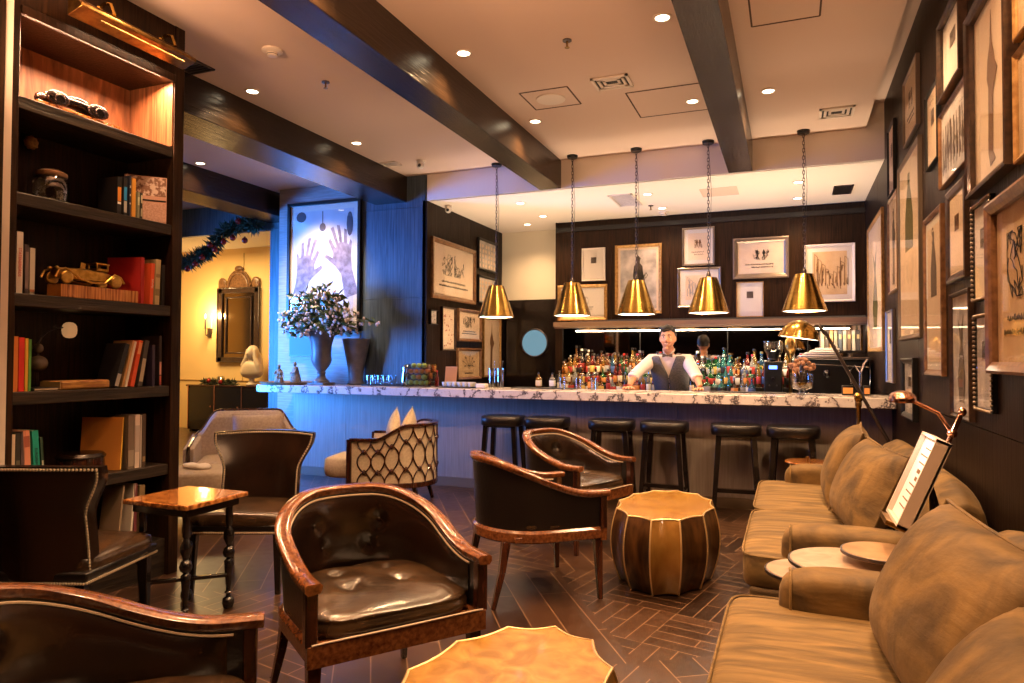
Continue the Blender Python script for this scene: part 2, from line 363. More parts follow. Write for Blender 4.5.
# ceiling beams
def beam(x0, x1, y0, y1, n):
    b = MB().box(x0, x1, y0, y1, SZ, CZ)
    return struct('beam' if n == 0 else 'beam', b, M['oak_beam'], bevel=.004)
for k, (x0, x1, y1) in enumerate(((-2.655, -2.40, YS), (-.585, -.35, YS), (-4.85, -4.40, YS), (-6.95, -6.47, 8.0))): beam(x0, x1, -4, y1, k)

# ------------------------------------------------------------------ lamps of the ceiling
WARM = (1, .60, .30)
def downlight(x, y, z, label, on=True):
    t = thing('ceiling_downlight', label, 'light', (x, y, z), 0, 'recessed ceiling downlights')
    b = MB(); b.lathe([(.062,0),(.062,-.006),(.048,-.008),(.044,-.002)], 24); obj('rim', b, M['white_trim'], t)
    b = MB(); b.lathe([(0,-.0035),(.046,-.0035)], 24); obj('lens', b, M['light_warm'], t)
    return t
DL = [(-.77,4.57,'recessed downlight beside the black beam, nearest the top edge above the lounge'),
      (-2.22,4.58,'recessed downlight just right of the large beam at its near end'),
      (-4.20,4.60,'recessed downlight left of the round smoke detector, beside the left beam'),
      (-4.20,6.12,'recessed downlight between the far part of two beams, near the camera dome'),
      (-6.33,6.11,'recessed downlight in the lavender ceiling strip, next to the bookcase'),
      (-5.59,6.76,'recessed downlight in the lavender ceiling strip above the hands picture'),
      (-.78,6.17,'recessed downlight inside the rectangular ceiling hatch'),
      (-.16,6.16,'recessed downlight in the right ceiling bay, before the small vent'),
      (-2.23,6.16,'recessed downlight beside the square speaker panel, by the large beam')]
for x, y, l in DL: downlight(x, y, CZ, l)
BL = [(-3.10,8.03,'recessed downlight over the bar, beside the first brass pendant'),(-3.10,8.88,'recessed downlight over the bar back, near the cream wall'),
      (-3.50,9.35,'recessed downlight tight in the corner over the cream wall'),(-1.54,8.12,'recessed downlight beside the white slatted bar vent'),
      (-1.51,8.94,'recessed downlight above the bartender, next to the round detector'),(.09,8.14,'front recessed downlight beside the fifth pendant chain over the bar'),
      (.09,8.96,'rear recessed downlight beside the fifth pendant chain over the bar')]
for x, y, l in BL: downlight(x, y, SZ, l)
P1 = 185
for x, y, p in [(-.77,4.57,1),(-2.22,4.58,1),(-4.2,4.6,.8),(-4.2,6.12,.5),(-6.33,6.11,.2),(-5.59,6.76,.4),(-.78,6.17,1.4),(-.16,6.16,1.7),(-2.23,6.16,1.2),
                (-.77,3.0,1.1),(-2.22,3.0,1.1),(-3.45,3.0,.55),(.25,3.0,1.3),(.3,4.57,1.5),(-.77,1.4,.6),(-2.22,1.4,.7),(.25,1.4,.9)]:
    lamp('SPOT', (x, y, CZ-.02), P1*p, WARM, .05, (0,0,0), 125, .9, name='downlight_lamp')
for x, y, l in BL: lamp('SPOT', (x, y, SZ-.02), 90, WARM, .05, (0,0,0), 130, .9, name='bar_lamp')
# daylight through the left window, dim warm lounge behind the camera
dl = lamp('AREA', (-9.3, 4.6, 1.6), 215, (.05, .27, 1), 2.2, sy=2.0, name='daylight'); dl.rotation_euler = (radians(90), 0, radians(-90+43)); dl.data.spread = radians(60)
w = bpy.data.worlds.new('w'); bpy.context.scene.world = w; w.use_nodes = True
w.node_tree.nodes['Background'].inputs[0].default_value = (1, .62, .40, 1); w.node_tree.nodes['Background'].inputs[1].default_value = .12

# ceiling fittings
def outline(name, pts, w, z, label, cat, m, fill=None):
    b = MB(); n = len(pts); cx = sum(p[0] for p in pts)/n; cy = sum(p[1] for p in pts)/n
    for i in range(n):
        a = pts[i]; c = pts[(i+1) % n]; b.bar((a[0]-cx, a[1]-cy, -.002), (c[0]-cx, c[1]-cy, -.002), w, .004)
    t = thing(name, label, cat, (cx, cy, z)); 
    obj('panel', MB().box(min(p[0] for p in pts)-cx, max(p[0] for p in pts)-cx, min(p[1] for p in pts)-cy, max(p[1] for p in pts)-cy, -.0015, -.0005), M['plaster'], t)
    obj('frame', b, m, t); return t
gapm = mat('gap', (.09,.05,.03), .8)
outline('ceiling_hatch', [(-1.28,5.78),(-.62,5.78),(-.62,6.42),(-1.28,6.42)], .012, CZ, 'rectangular access hatch in the ceiling beside the right-hand black beam', 'hatch', gapm)
outline('ceiling_hatch', [(-.23,4.2),(.19,4.2),(.19,4.92),(-.23,4.92)], .012, CZ, 'access hatch in the right ceiling bay at the top edge of the photo', 'hatch', gapm)
outline('ceiling_hatch', [(-.95,8.1),(-.55,8.1),(-.55,8.5),(-.95,8.5)], .008, SZ, 'small faint access hatch in the lower ceiling over the bar', 'hatch', M['plaster'])
t = outline('ceiling_speaker', [(-2.12,5.46),(-1.70,5.46),(-1.70,5.88),(-2.12,5.88)], .012, CZ, 'round dark speaker grille set in a square ceiling panel', 'speaker', gapm)
b = MB(); b.lathe([(.125,-.001),(.125,-.012),(.105,-.014)], 28); obj('rim', b, M['white_trim'], t)
b = MB(); b.lathe([(0,-.01),(.105,-.010)], 28); obj('grille', b, M['black_matte'], t)
def vent(x, y, z, w, h, label, slats=True, sq=True, m='white_trim'):
    t = thing('ceiling_vent', label, 'vent', (x, y, z)); b = MB()
    if sq:
        for k in range(3):
            s = 1-.27*k; zz = -.012+.003*k
            for (a, c, d, e) in ((-w/2*s, w/2*s, -h/2*s, -h/2*s+.022), (-w/2*s, w/2*s, h/2*s-.022, h/2*s), (-w/2*s, -w/2*s+.022, -h/2*s, h/2*s), (w/2*s-.022, w/2*s, -h/2*s, h/2*s)): b.box(a, c, d, e, zz-.004, zz+.01)
    else:
        for (a, c, d, e) in ((-w/2, w/2, -h/2, -h/2+.02), (-w/2, w/2, h/2-.02, h/2), (-w/2, -w/2+.02, -h/2, h/2), (w/2-.02, w/2, -h/2, h/2)): b.box(a, c, d, e, -.012, 0)
        n = int(h/.035)
        for k in range(1, n): b.bar((-w/2+.01, -h/2+k*h/n, -.006), (w/2-.01, -h/2+k*h/n, -.006), .02, .003)
    obj('frame', b, M[m], t); obj('backing', MB().box(-w/2+.005, w/2-.005, -h/2+.005, h/2-.005, -.004, -.0005), M['black_matte'], t)
vent(-1.33, 5.50, CZ, .30, .25, 'square ceiling air vent between the speaker panel and the hatch')
vent(.40, 6.91, CZ, .29, .27, 'square ceiling air vent above the fifth pendant')
vent(-1.85, 8.33, SZ, .29, .62, 'long white slatted air vent over the bar', sq=False)
vent(.56, 8.68, SZ, .2, .42, 'dark air vent over the bar near the picture wall', sq=False, m='pewter')
vent(-4.27, 4.0, CZ, .24, .28, 'dark ceiling vent against the bookcase top', sq=False, m='pewter')
vent(-4.28, 6.92, CZ, .2, .16, 'small dark vent beside the camera dome above the blue panel', sq=False, m='white_trim')
def detector(x, y, z, r, label):
    t = thing('smoke_detector', label, 'smoke detector', (x, y, z)); b = MB(); b.lathe([(r,0),(r,-.012),(r*.8,-.022),(r*.55,-.026),(r*.5,-.045),(0,-.052)], 24); obj('housing', b, M['white_trim'], t)
    b = MB(); b.lathe([(r*.53,-.03),(r*.53,-.038)], 24); obj('slot', b, M['black_matte'], t)
detector(-3.50, 4.03, CZ, .075, 'round white smoke detector on the ceiling beside the large beam')
detector(-1.53, 9.2, SZ, .07, 'round white detector at the bar ceiling edge above the bartender')
def sprinkler(x, y, z, label):
    t = thing('sprinkler_head', label, 'sprinkler', (x, y, z)); b = MB(); b.lathe([(.032,0),(.032,-.008),(.012,-.01)], 16); obj('plate', b, M['pewter'], t)
    b = MB(); b.tube([(0,0,-.008),(0,0,-.05)], .008); b.lathe([(0,-.052),(.018,-.052),(.018,-.055),(0,-.056)], 12); obj('nozzle', b, M['brass_old'], t)
sprinkler(-1.45, 4.66, CZ, 'small dark sprinkler head in the bay between the two large beams')
sprinkler(-3.50, 4.66, CZ, 'small sprinkler head behind the smoke detector')
sprinkler(-1.62, 8.75, SZ, 'small sprinkler head on the bar ceiling beside the round detector')
def cctv(x, y, z, label, wall=None):
    t = thing('security_camera', label, 'camera', (x, y, z)); b = MB()
    b.lathe([(.05,.0),(.05,-.02),(.03,-.035)], 18); obj('mount', b, M['white'], t)
    b = MB(); b.sell((.01,-.03,-.06), (.042,.045,.042), 1, 1, 16, 10); obj('body', b, M['white'], t)
    b = MB(); b.sell((.02,-.068,-.068), (.02,.012,.02), 1, 1, 12, 8); obj('lens', b, M['black'], t)
cctv(-3.9, 6.95, CZ, 'white security camera on the ceiling above the blue panel')
cctv(-4.0, 7.85, SZ, 'white security camera under the bar ceiling beside the picture wall')

# ------------------------------------------------------------------ bar
struct('bar_panelling', paneled(-5.78, XR, .1, 1.02, [-5.0,-4.2,-3.15,-2.1,-1.05,0], []).xf(Matrix.Translation((0, 7.13, 0))).box(-5.78, -5.74, 7.13, 7.45, 0, 1.02), M['bar_panel'], bevel=0)
struct('bar_plinth', MB().box(-5.76, XR, 7.09, 7.2, 0, .1), mat('plinth', (.20,.14,.09), .4))
o = obj('bar_counter', MB().box(-6.09, XR-.003, 6.80, 7.49, 1.02, 1.11), M['marble'], bevel=.006); tag(o, 'long bar counter slab of white marble with dark veins', 'counter')
struct('bar_workbench', MB().box(-3.9, XR-.003, 7.49, 7.62, .0, 1.0), M['black'])

# ------------------------------------------------------------------ tub chairs
def sstep(a, b, x):
    x = max(0, min(1, (x-a)/(b-a))); return x*x*(3-2*x)
def tub_path(t, hw=.345, yf=-.34, ys=.0, ry=.34):
    """plan of the U-shaped back; t 0..1 from the left arm end round to the right one"""
    L1 = ys - yf; La = pi*(hw+ry)/2; T = 2*L1 + La; s = t*T
    if s < L1: return (-hw, yf + s), (-1, 0)
    if s > T - L1: return (hw, ys - (s - (T-L1))), (1, 0)
    a = pi - pi*(s-L1)/La; n = V((cos(a)*ry, sin(a)*hw)).normalized()
    return (hw*cos(a), ys + ry*sin(a)), (n.x, n.y)
def tub_h(t): return .635 + .225*sstep(.0, 1, 1-abs(2*t-1)*1.0) if False else .635 + .20*sstep(.06, .86, 1-abs(2*t-1))
def make_tub(label, loc, rz):
    T = thing('tub_chair', label, 'chair', loc, rz, 'leather tub chairs')
    N = 56
    def shell(off_in, off_out, z0, zt, flare=0):
        b = MB(); prof = []
        def fn(u, v):
            t = u; (x, y), (nx, ny) = tub_path(t)
            h = tub_h(t)
            ring = [(off_out - flare, z0), (off_out - flare*.4, (z0+h)/2), (off_out, h + zt), (off_in, h + zt), (off_in+.004, (z0+h)/2), (off_in, z0), (off_out - flare, z0)]
            o, z = ring[int(round(v*6))]
            return (x + nx*o, y + ny*o, z)
        b.grid(fn, N, 7); 
        for e in (0, N-1): b.f.append(tuple(e*7+i for i in range(6))); b.m.append(0)
        return b
    obj('back_shell', shell(-.02, .012, .43, -.004, .02), M['leather_black'], T, smooth=50)
    # padded inside back with buttons
    b = MB()
    btn = [(.40,.70),(.60,.70),(.43,.59),(.57,.59)]
    def pad(u, v):
        t = .03 + .94*u; (x, y), (nx, ny) = tub_path(t); h = tub_h(t) - .028
        z = .44 + (h-.44)*v; o = -.022 - .036*(sin(pi*min(1, max(0, v*.93+.04)))**.45) * min(1, (min(u, 1-u)*14)**.6 if u not in (0, 1) else 0)
        for (bt, bz) in btn:
            d = ((t-bt)*1.7)**2 + (z-bz)**2
            o += .024*math.exp(-d/.0011)
        return (x+nx*o, y+ny*o, z)
    b.grid(pad, 90, 22); ins = obj('back_pad', b, M['leather'], T, smooth=80)
    b = MB()
    for (bt, bz) in btn:
        (x, y), (nx, ny) = tub_path(bt); b.sell((x-nx*.036, y-ny*.036, bz), (.010, .010, .010), 1, 1, 10, 6)
    obj('buttons', b, M['leather'], ins)
    b = MB()
    P = []
    for i in range(N):
        t = .02 + .96*i/(N-1); (x, y), (nx, ny) = tub_path(t); P.append((x - nx*.026, y - ny*.026, tub_h(t)-.024))
    b.tube(P, .0045, 6); obj('piping', b, M['piping'], T)
    # wooden cap rail
    b = MB()
    def cap(u, v):
        t = -.035 + 1.07*u; (x, y), (nx, ny) = tub_path(max(0, min(1, t)))
        if t < 0: y += t*1.45
        if t > 1: y -= (t-1)*1.45
        h = tub_h(max(0, min(1, t))); o, z = [(-.030, .0), (-.032, .014), (-.024, .022), (.022, .022), (.031, .014), (.031, -.004), (.02, -.018), (-.024, -.012), (-.030, 0)][int(round(v*8))]
        return (x+nx*o, y+ny*o, h+z)
    b.grid(cap, N+6, 9); K = N+5
    for e in (0, K): b.f.append(tuple(e*9+i for i in range(8))); b.m.append(0)
    obj('top_rail', b, M['rosewood'], T, smooth=50)
    # seat rail following the plan, closed by the front rail
    b = MB()
    def rail(u, v):
        (x, y), (nx, ny) = tub_path(u); o, z = [(.0, .36), (.012, .37), (.012, .42), (-.005, .435), (-.04, .435), (-.04, .36), (0, .36)][int(round(v*6))]
        return (x+nx*o, y+ny*o, z)
    b.grid(rail, 40, 7); b.box(-.36, .36, -.375, -.335, .355, .435); b.box(-.32, .32, -.34, .2, .37, .40)
    obj('seat_rail', b, M['rosewood'], T, smooth=40, bevel=.003)
    b = MB(); b.tube([(-.345,-.372,.437),(-.30,-.375,.44),(0,-.378,.44),(.30,-.375,.44),(.345,-.372,.437)], .004, 6); obj('piping', b, M['piping'], T)
    for s in (-1, 1):
        b = MB(); b.bar((s*.345, -.352, .43), (s*.345, -.352, .64), .045, .04, up=(0,1,0)); obj('arm_post', b, M['mahogany'], T, bevel=.004)
        b = MB(); b.bar((s*.325, -.325, .37), (s*.335, -.34, 0), .05, .05, up=(0,1,0), w2=.026, h2=.026); obj('leg', b, M['mahogany'], T, bevel=.003)
        b = MB()
        b.bar((s*.27, .24, .37), (s*.285, .27, .2), .046, .05, up=(0,1,0), w2=.036, h2=.038); b.bar((s*.285, .27, .2), (s*.31, .33, 0), .036, .038, up=(0,1,0), w2=.024, h2=.026)
        obj('leg', b, M['mahogany'], T, bevel=.003)
    # tufted seat cushion
    b = MB(); bt = [(-.11,-.10),(.11,-.10),(-.11,.08),(.11,.08)]
    def seat(u, v):
        a = 2*pi*u; pw = lambda q, e: math.copysign(abs(q)**e, q)
        sx = .335*pw(cos(a), .40)*(1-.10*max(0, sin(a))**3); sy = pw(sin(a), .42); sy = sy*.345 - .02 if sy < 0 else sy*.27 - .02
        if v < .25: f = 1; z = .425 + .065*(v/.25)
        else:
            q = (v-.25)/.75; f = 1-q**1.0*1.0 if False else cos(q*pi/2); z = .49 + .055*sin(q*pi/2)
        if v < .25: f = .985 + .03*sin(v/.25*pi)
        x, y = sx*f, sy*f
        if y > 0: x *= sqrt(max(.05, 1-(y/.36)**2))
        for (p, q2) in bt: z -= .028*math.exp(-((x-p)**2+(y-q2)**2)/.0016)
        z += .004*sin(31*x+9*y)*sin(23*y-7*x) * (1 if v > .3 else 0)
        return (x, y, z)
    b.grid(seat, 64, 26, wu=True); s_ = obj('seat', b, M['leather_seat'], T, smooth=80)
    b = MB()
    for (p, q2) in bt: b.sell((p, q2, .508), (.011, .011, .007), 1, 1, 10, 6)
    obj('buttons', b, M['leather_seat'], s_)
    return T
tub = make_tub('brown leather tub chair facing the front gold table, its tufted seat fully visible', (-1.66, 2.53, 0), 54)
dup(tub, (-1.55, 4.17, 0), 131, 'leather tub chair seen from its plain rounded outer back, beside the gold drum table')
dup(tub, (-1.66, 5.40, 0), 68.5, 'leather tub chair furthest back, seat and tufted back visible in front of the bar stools')
dup(tub, (-1.61, 1.225, 0), 128, 'leather tub chair cut off by the bottom left corner of the photo')

# ------------------------------------------------------------------ nailhead side chairs
def make_nail(label, loc, rz):
    T = thing('studded_chair', label, 'chair', loc, rz, 'black leather chairs with nailhead trim')
    def wid(v):   # half width of the back against height 0..1: waist then flare
        return .255 + .02*sin(v*pi) *0 + .085*sstep(.55, .95, v) - .0*v
    def bp(u, v, off):
        s = 2*u-1; w = wid(v); z = .37 + .56*v; y = .24 + .10*v**1.5 - .085*abs(s)**2.2 + off
        return (s*w, y, z + .012*(1-s*s)*v)
    b = MB(); b.grid(lambda u, v: bp(u, v, -.032 - .012*sin(pi*u)*sin(pi*v)), 20, 18)
    n = len(b.v); b.grid(lambda u, v: bp(u, v, .022), 20, 18)
    for i in range(19):
        for (j) in (0, 17):
            b.f.append((i*18+j, (i+1)*18+j, n+(i+1)*18+j, n+i*18+j)); b.m.append(0)
    for j in range(17):
        for i in (0, 19):
            b.f.append((i*18+j, i*18+j+1, n+i*18+j+1, n+i*18+j)); b.m.append(0)
    bk = obj('backrest', b, M['leather'], T, smooth=60)
    b = MB()
    def nails(path, r=.0075):
        for p in path: b.sell(p, (r, r, r), 1, 1, 6, 4)
    for off in (.026, -.035):
        b = MB()
        for k in range(46):
            nails([bp(.02+.96*k/45, .975, off)])
        for k in range(36):
            for u in (.02, .98): nails([bp(u, .02+.95*k/35, off)])
        obj('nail_trim', b, M['nail'], bk)
    b = MB()
    b.sell((0, -.04, .43), (.29, .262, .055), .25, .25, 32, 10, fn=lambda p: (p[0]*(1+.10*(-p[1]/.285)), p[1], p[2] + .018*(1-(p[0]/.3)**2)*(1 if p[2] > 0 else 0)))
    st = obj('seat', b, M['leather_seat'], T, smooth=80)
    b = MB(); b.hexa([(-.30,-.30,.365),(.30,-.30,.365),(.265,.25,.365),(-.265,.25,.365),(-.315,-.302,.425),(.315,-.302,.425),(.27,.25,.425),(-.27,.25,.425)]); obj('seat_rail', b, M['leather_black'], T, bevel=.01)
    b = MB()
    for k in range(44): nails([(-.305+.61*k/43, -.304, .378)], .0072)
    for k in range(40):
        q = k/39
        for s in (-1, 1): nails([(s*(.306-.036*q), -.298+.55*q, .378)], .0072)
    for k in range(38): nails([(-.26+.52*k/37, .262-.0*k, .378)], .0072)
    obj('nail_trim', b, M['nail'], st)
    for s in (-1, 1):
        b = MB(); b.bar((s*.26, -.26, .37), (s*.265, -.275, 0), .055, .055, up=(0,1,0), w2=.03, h2=.03); obj('leg', b, M['black_wood'], T, bevel=.003)
        b = MB(); b.bar((s*.23, .22, .37), (s*.25, .33, 0), .05, .05, up=(0,1,0), w2=.03, h2=.03); obj('leg', b, M['black_wood'], T, bevel=.003)
    return T
nail = make_nail('dark leather chair with nailhead trim facing us, seat beside the burl side table', (-3.27, 3.62, 0), 22.5)
dup(nail, (-3.43, 2.48, 0), 200.5, 'dark leather chair with nailhead trim seen from behind, in front of the bookcase')

# ------------------------------------------------------------------ burl side table
T = thing('side_table', 'small square side table with glossy burl wood top on turned black legs', 'table', (-3.19, 3.02, 0))
obj('tabletop', MB().box(-.235, .235, -.225, .225, .635, .662), M['burl'], T, bevel=.006, seg=3)
obj('apron', MB().box(-.20, .20, -.19, .19, .59, .635), M['black_wood'], T, bevel=.003)
lp = [(.0,0),(.026,.004),(.034,.03),(.030,.055),(.014,.065),(.012,.08),(.022,.09),(.012,.1),(.014,.13),(.022,.22),(.026,.27),(.012,.285),(.03,.30),(.034,.32),(.026,.345),(.012,.355),(.018,.37),(.03,.40),(.03,.43),(.016,.46),(.012,.47),(.02,.48),(.02,.59)]
for x in (-.16, .16):
    for y in (-.155, .155): b = MB(); b.lathe(lp, 16, (x, y, 0)); obj('leg', b, M['black_wood'], T, smooth=50)
b = MB(); b.bar((-.17,-.16,.19), (.17,.16,.19), .028, .02); b.bar((-.17,.16,.19), (.17,-.16,.19), .028, .02); obj('stretcher', b, M['black_wood'], T, bevel=.003)

# ------------------------------------------------------------------ gold drum tables
def make_drum(label, loc, rz=0):
    T = thing('drum_table', label, 'table', loc, rz, 'gold drum tables')
    NS = 12; rx, ry = .315, .51; H = .47
    def P(a, z):
        k = a/(2*pi)*NS; f = abs((k % 1)-.5)*2      # 1 at cusps, 0 mid panel
        sc = 1 - .085*(1-f**2)*1.0
        q = z/H; bul = .86 + .30*sin(pi*(.16+.70*q)) ; bul = .80 + .32*sin(pi*(.12 + .66*q))
        bul /= (.80 + .32*sin(pi*.78))
        return V((rx*sc*bul*cos(a), ry*sc*bul*sin(a), z))
    per = 8
    for s in range(NS):
        b = MB(); a0 = 2*pi*s/NS; a1 = 2*pi*(s+1)/NS
        b.grid(lambda u, v: P(a0+(a1-a0)*u, .01+v*(H-.012)), per+1, 14)
        obj('side_panel', b, M['drum_side_gold'] if s % 3 == 0 else M['drum_dark'], T, smooth=60)
    b = MB()
    for s in range(NS):
        a = 2*pi*s/NS; b.tube([P(a, .01+(H-.01)*j/14)*1.0 for j in range(15)], .0055, 6)
    rim = [P(2*pi*i/(NS*per), H) for i in range(NS*per)]; b.tube(rim, .006, 6, closed=True)
    obj('seam_trim', b, M['drum_line'], T)
    b = MB(); b.prism([(p.x, p.y) for p in rim], H-.02, H+.002); obj('tabletop', b, M['drum_gold'], T, smooth=30)
    b = MB(); b.prism([(P(2*pi*i/48, .0).x*.9, P(2*pi*i/48, 0).y*.9) for i in range(48)], 0, .03); obj('base', b, M['black'], T)
    return T
drum = make_drum('oval gold drum table with scalloped top and dark fluted sides, standing mid-floor before the stools', (-.785, 4.76, 0))
dup(drum, (-.80, 1.93, 0), None, 'oval gold drum table with scalloped top cut off by the bottom edge of the photo')

# ------------------------------------------------------------------ bar stools
def make_stool(label, loc, rz=0):
    T = thing('bar_stool', label, 'bar stool', loc, rz, 'black leather bar stools')
    b = MB(); b.sell((0,0,.80), (.225,.19,.052), .22, .62, 32, 10); obj('seat', b, M['leather_black'], T, smooth=80)
    obj('seat_frame', MB().box(-.16,.16,-.13,.13,.735,.765), M['black_wood'], T, bevel=.004)
    for sx in (-1, 1):
        for sy in (-1, 1): b = MB(); b.bar((sx*.15, sy*.12, .76), (sx*.20, sy*.16, 0), .05, .05, up=(0,1,0), w2=.038, h2=.038); obj('leg', b, M['black_wood'], T, bevel=.003)
    b = MB(); b.bar((-.185,-.146,.26), (.185,-.146,.26), .022, .03); fr = obj('footrest', b, M['black_wood'], T)
    obj('brass_plate', MB().box(-.165,.165,-.162,-.13,.276,.281), M['silver'], fr)
    b = MB(); b.bar((-.19,.15,.2), (.19,.15,.2), .02, .028); b.bar((-.19,-.15,.2), (-.19,.15,.2), .02, .028); b.bar((.19,-.15,.2), (.19,.15,.2), .02, .028); obj('stretcher', b, M['black_wood'], T)
    return T
SX = [(-2.78,'leftmost bar stool, black leather seat, standing before the purple-lit bar front'),(-2.30,'second bar stool from the left, mostly hidden behind the far tub chair'),
      (-1.63,'third bar stool from the left, its legs behind the rim of the far tub chair'),(-1.12,'fourth bar stool from the left, standing right behind the gold drum table'),
      (-.47,'fifth bar stool from the left, legs fully visible between drum table and sofa'),(.02,'rightmost bar stool, behind the small red-brown round table')]
st = make_stool(SX[0][1], (SX[0][0], 6.74, 0), 3)
for i, (x, l) in enumerate(SX[1:]): dup(st, (x, 6.74, 0), [-4, 2, -2, 5, -3][i], l)

# ------------------------------------------------------------------ lattice armchair
T = thing('lattice_armchair', 'cream barrel armchair with dark lattice-work outer back and wooden rim', 'armchair', (-3.68, 6.12, 0), 284)
def lat(t):   # U plan, opening toward -Y
    (x, y), n = tub_path(t, .37, -.36, .03, .36); return (x, y), n
def lath(t): return .66 + .14*sstep(.25, .6, 1-abs(2*t-1))
b = MB()
def sh(u, v):
    (x, y), (nx, ny) = lat(u); h = lath(u); o, z = [(0,.24),(0,h-.01),(-.03,h-.01),(-.055,h-.12),(-.05,.24),(0,.24)][int(round(v*5))]
    return (x+nx*o, y+ny*o, z)
b.grid(sh, 40, 6)
for e in (0, 39): b.f.append(tuple(e*6+i for i in range(5))); b.m.append(0)
obj('back_shell', b, M['linen'], T, smooth=50)
b = MB()
b.grid(lambda u, v: (lambda q, n, o, z: (q[0]+n[0]*o, q[1]+n[1]*o, z))(*lat(u), *[(-.035, lath(u)-.012), (-.035, lath(u)+.012), (.022, lath(u)+.012), (.022, lath(u)-.015), (-.035, lath(u)-.012)][int(round(v*4))]), 44, 5)
for e in (0, 43): b.f.append(tuple(e*5+i for i in range(4))); b.m.append(0)
b.grid(lambda u, v: (lambda q, n, o, z: (q[0]+n[0]*o, q[1]+n[1]*o, z))(*lat(u), *[(-.035, .2), (-.035, .25), (.018, .25), (.018, .2), (-.035, .2)][int(round(v*4))]), 44, 5)
b.box(-.38, .38, -.39, -.35, .2, .25)
obj('frame', b, M['mahogany'], T, smooth=50, bevel=.003)
b = MB(); NC = 13
for c in range(NC):
    u0 = .04 + .92*c/NC; du = .92/NC
    for s in (-1, 1):
        P = []
        for k in range(41):
            v = k/40; w = .5*du*(.10 + .90*abs(sin(pi*(2*v+.5)))**.8) if False else .5*du*(.12+.88*abs(cos(2*pi*v))**.85)
            u = u0 + du/2 + s*w; (x, y), (nx, ny) = lat(u); z = .25 + (lath(u)-.27)*v; P.append((x+nx*.007, y+ny*.007, z))
        b.tube(P, .0075, 5)
    for v in (.25, .75):
        u = u0+du/2; (x, y), (nx, ny) = lat(u); z = .25+(lath(u)-.27)*v; b.sell((x+nx*.008, y+ny*.008, z), (.02,.02,.026), 1, 1, 8, 6)
obj('lattice', b, M['mahogany'], T, smooth=60)
for s in (-1, 1):
    b = MB(); b.bar((s*.365, -.365, .22), (s*.365, -.365, .66), .05, .05, up=(0,1,0)); obj('arm_post', b, M['mahogany'], T, bevel=.004)
    b = MB(); b.bar((s*.34, -.34, .22), (s*.35, -.35, 0), .045, .045, up=(0,1,0), w2=.028, h2=.028); obj('leg', b, M['mahogany'], T)
    b = MB(); b.bar((s*.24, .24, .22), (s*.26, .30, 0), .045, .045, up=(0,1,0), w2=.028, h2=.028); obj('leg', b, M['mahogany'], T)
b = MB(); b.sell((0, -.22, .37), (.315, .46, .105), .28, .28, 32, 10, fn=lambda p: (p[0]*(1 if p[1] < .10 else sqrt(max(.1, 1-((p[1]-.10)/.33)**2))), p[1], p[2])); obj('seat_cushion', b, M['linen'], T, smooth=80)
def pillow(w, h, t, n=22, e=2.6, pin=.06):
    """knife-edge scatter cushion lying in XZ, thickness along Y"""
    b = MB()
    for s in (-1, 1):
        def fn(u, v):
            a, c = 2*u-1, 2*v-1
            th = t/2*max(0, (1-abs(a)**e))**.55*max(0, (1-abs(c)**e))**.55
            k = 1 - pin*(1-abs(c))*abs(a)**3; k2 = 1 - pin*(1-abs(a))*abs(c)**3
            return (a*w/2*k2**0*(1-pin*(1-c*c)*abs(a)), s*th, c*h/2*(1-pin*(1-a*a)*abs(c)))
        b.grid(fn, n, n)
    return b
def welt(w, h, pin, r=.006, y=0):
    P = []
    for (a0, c0, a1, c1) in ((-1,-1,1,-1),(1,-1,1,1),(1,1,-1,1),(-1,1,-1,-1)):
        for k in range(10):
            a = a0+(a1-a0)*k/10; c = c0+(c1-c0)*k/10; P.append((a*w/2*(1-pin*(1-c*c)*abs(a)), y, c*h/2*(1-pin*(1-a*a)*abs(c))))
    return MB().tube(P, r, 6, closed=True)
def cushion(name, label, cat, loc, rot, w, h, t, m, group=None, parent=None, pin=.06, wr=.005):
    b = pillow(w, h, t, pin=pin); o = obj(name, b, m, parent, smooth=70)
    o.location = loc; o.rotation_euler = [radians(a) for a in rot]
    p = obj('piping', welt(w, h, pin, wr), m, o)
    if label: tag(o, label, cat, group)
    return o
cushion('throw_pillow', 'beige throw pillow standing on point against the lattice armchair, left one of the pair', 'pillow', (-3.66, 6.00, .72), (-12, 42, 290), .34, .34, .13, M['linen'])
cushion('throw_pillow', 'beige throw pillow behind its twin in the lattice armchair, toward the bar stools', 'pillow', (-3.56, 6.13, .72), (-12, 42, 275), .34, .34, .13, M['linen'])

# ------------------------------------------------------------------ cream settee beyond the chairs
T = thing('settee', 'cream upholstered settee with dark nail-trimmed frame, behind the studded chair', 'sofa', (-5.12, 5.58, 0), 38)
def cback(u): s = 2*u-1; return V((s*.48, .30 - .10*abs(s)**3, 0)), .88 - .0*abs(s) - .22*sstep(.62, 1.0, abs(s))
b = MB()
def bk(u, v):
    p, h = cback(u); y, z = [(0,.25),(.0,h),(-.05,h+.01),(-.12,h-.05),(-.12,.25),(0,.25)][int(round(v*5))]
    return (p.x, p.y+y, z)
b.grid(bk, 30, 6)
for e in (0, 29): b.f.append(tuple(e*6+i for i in range(5))); b.m.append(0)
for s in (-1, 1): b.hexa([(s*.48-.05,-.35,.25),(s*.48+.05,-.35,.25),(s*.48+.05,.22,.25),(s*.48-.05,.22,.25),(s*.48-.05,-.35,.58),(s*.48+.05,-.35,.58),(s*.48+.05,.22,.66),(s*.48-.05,.22,.66)])
obj('backrest', b, M['linen_grey'], T, smooth=50, bevel=.01)
b = MB(); P = []
for k in range(31): p, h = cback(k/30); P.append((p.x, p.y+.002, h+.012))
P = [(-.48,-.36,.30),(-.48,-.37,.59),(-.49,.0,.63)] + P + [(.49,.0,.63),(.48,-.37,.59),(.48,-.36,.30)]
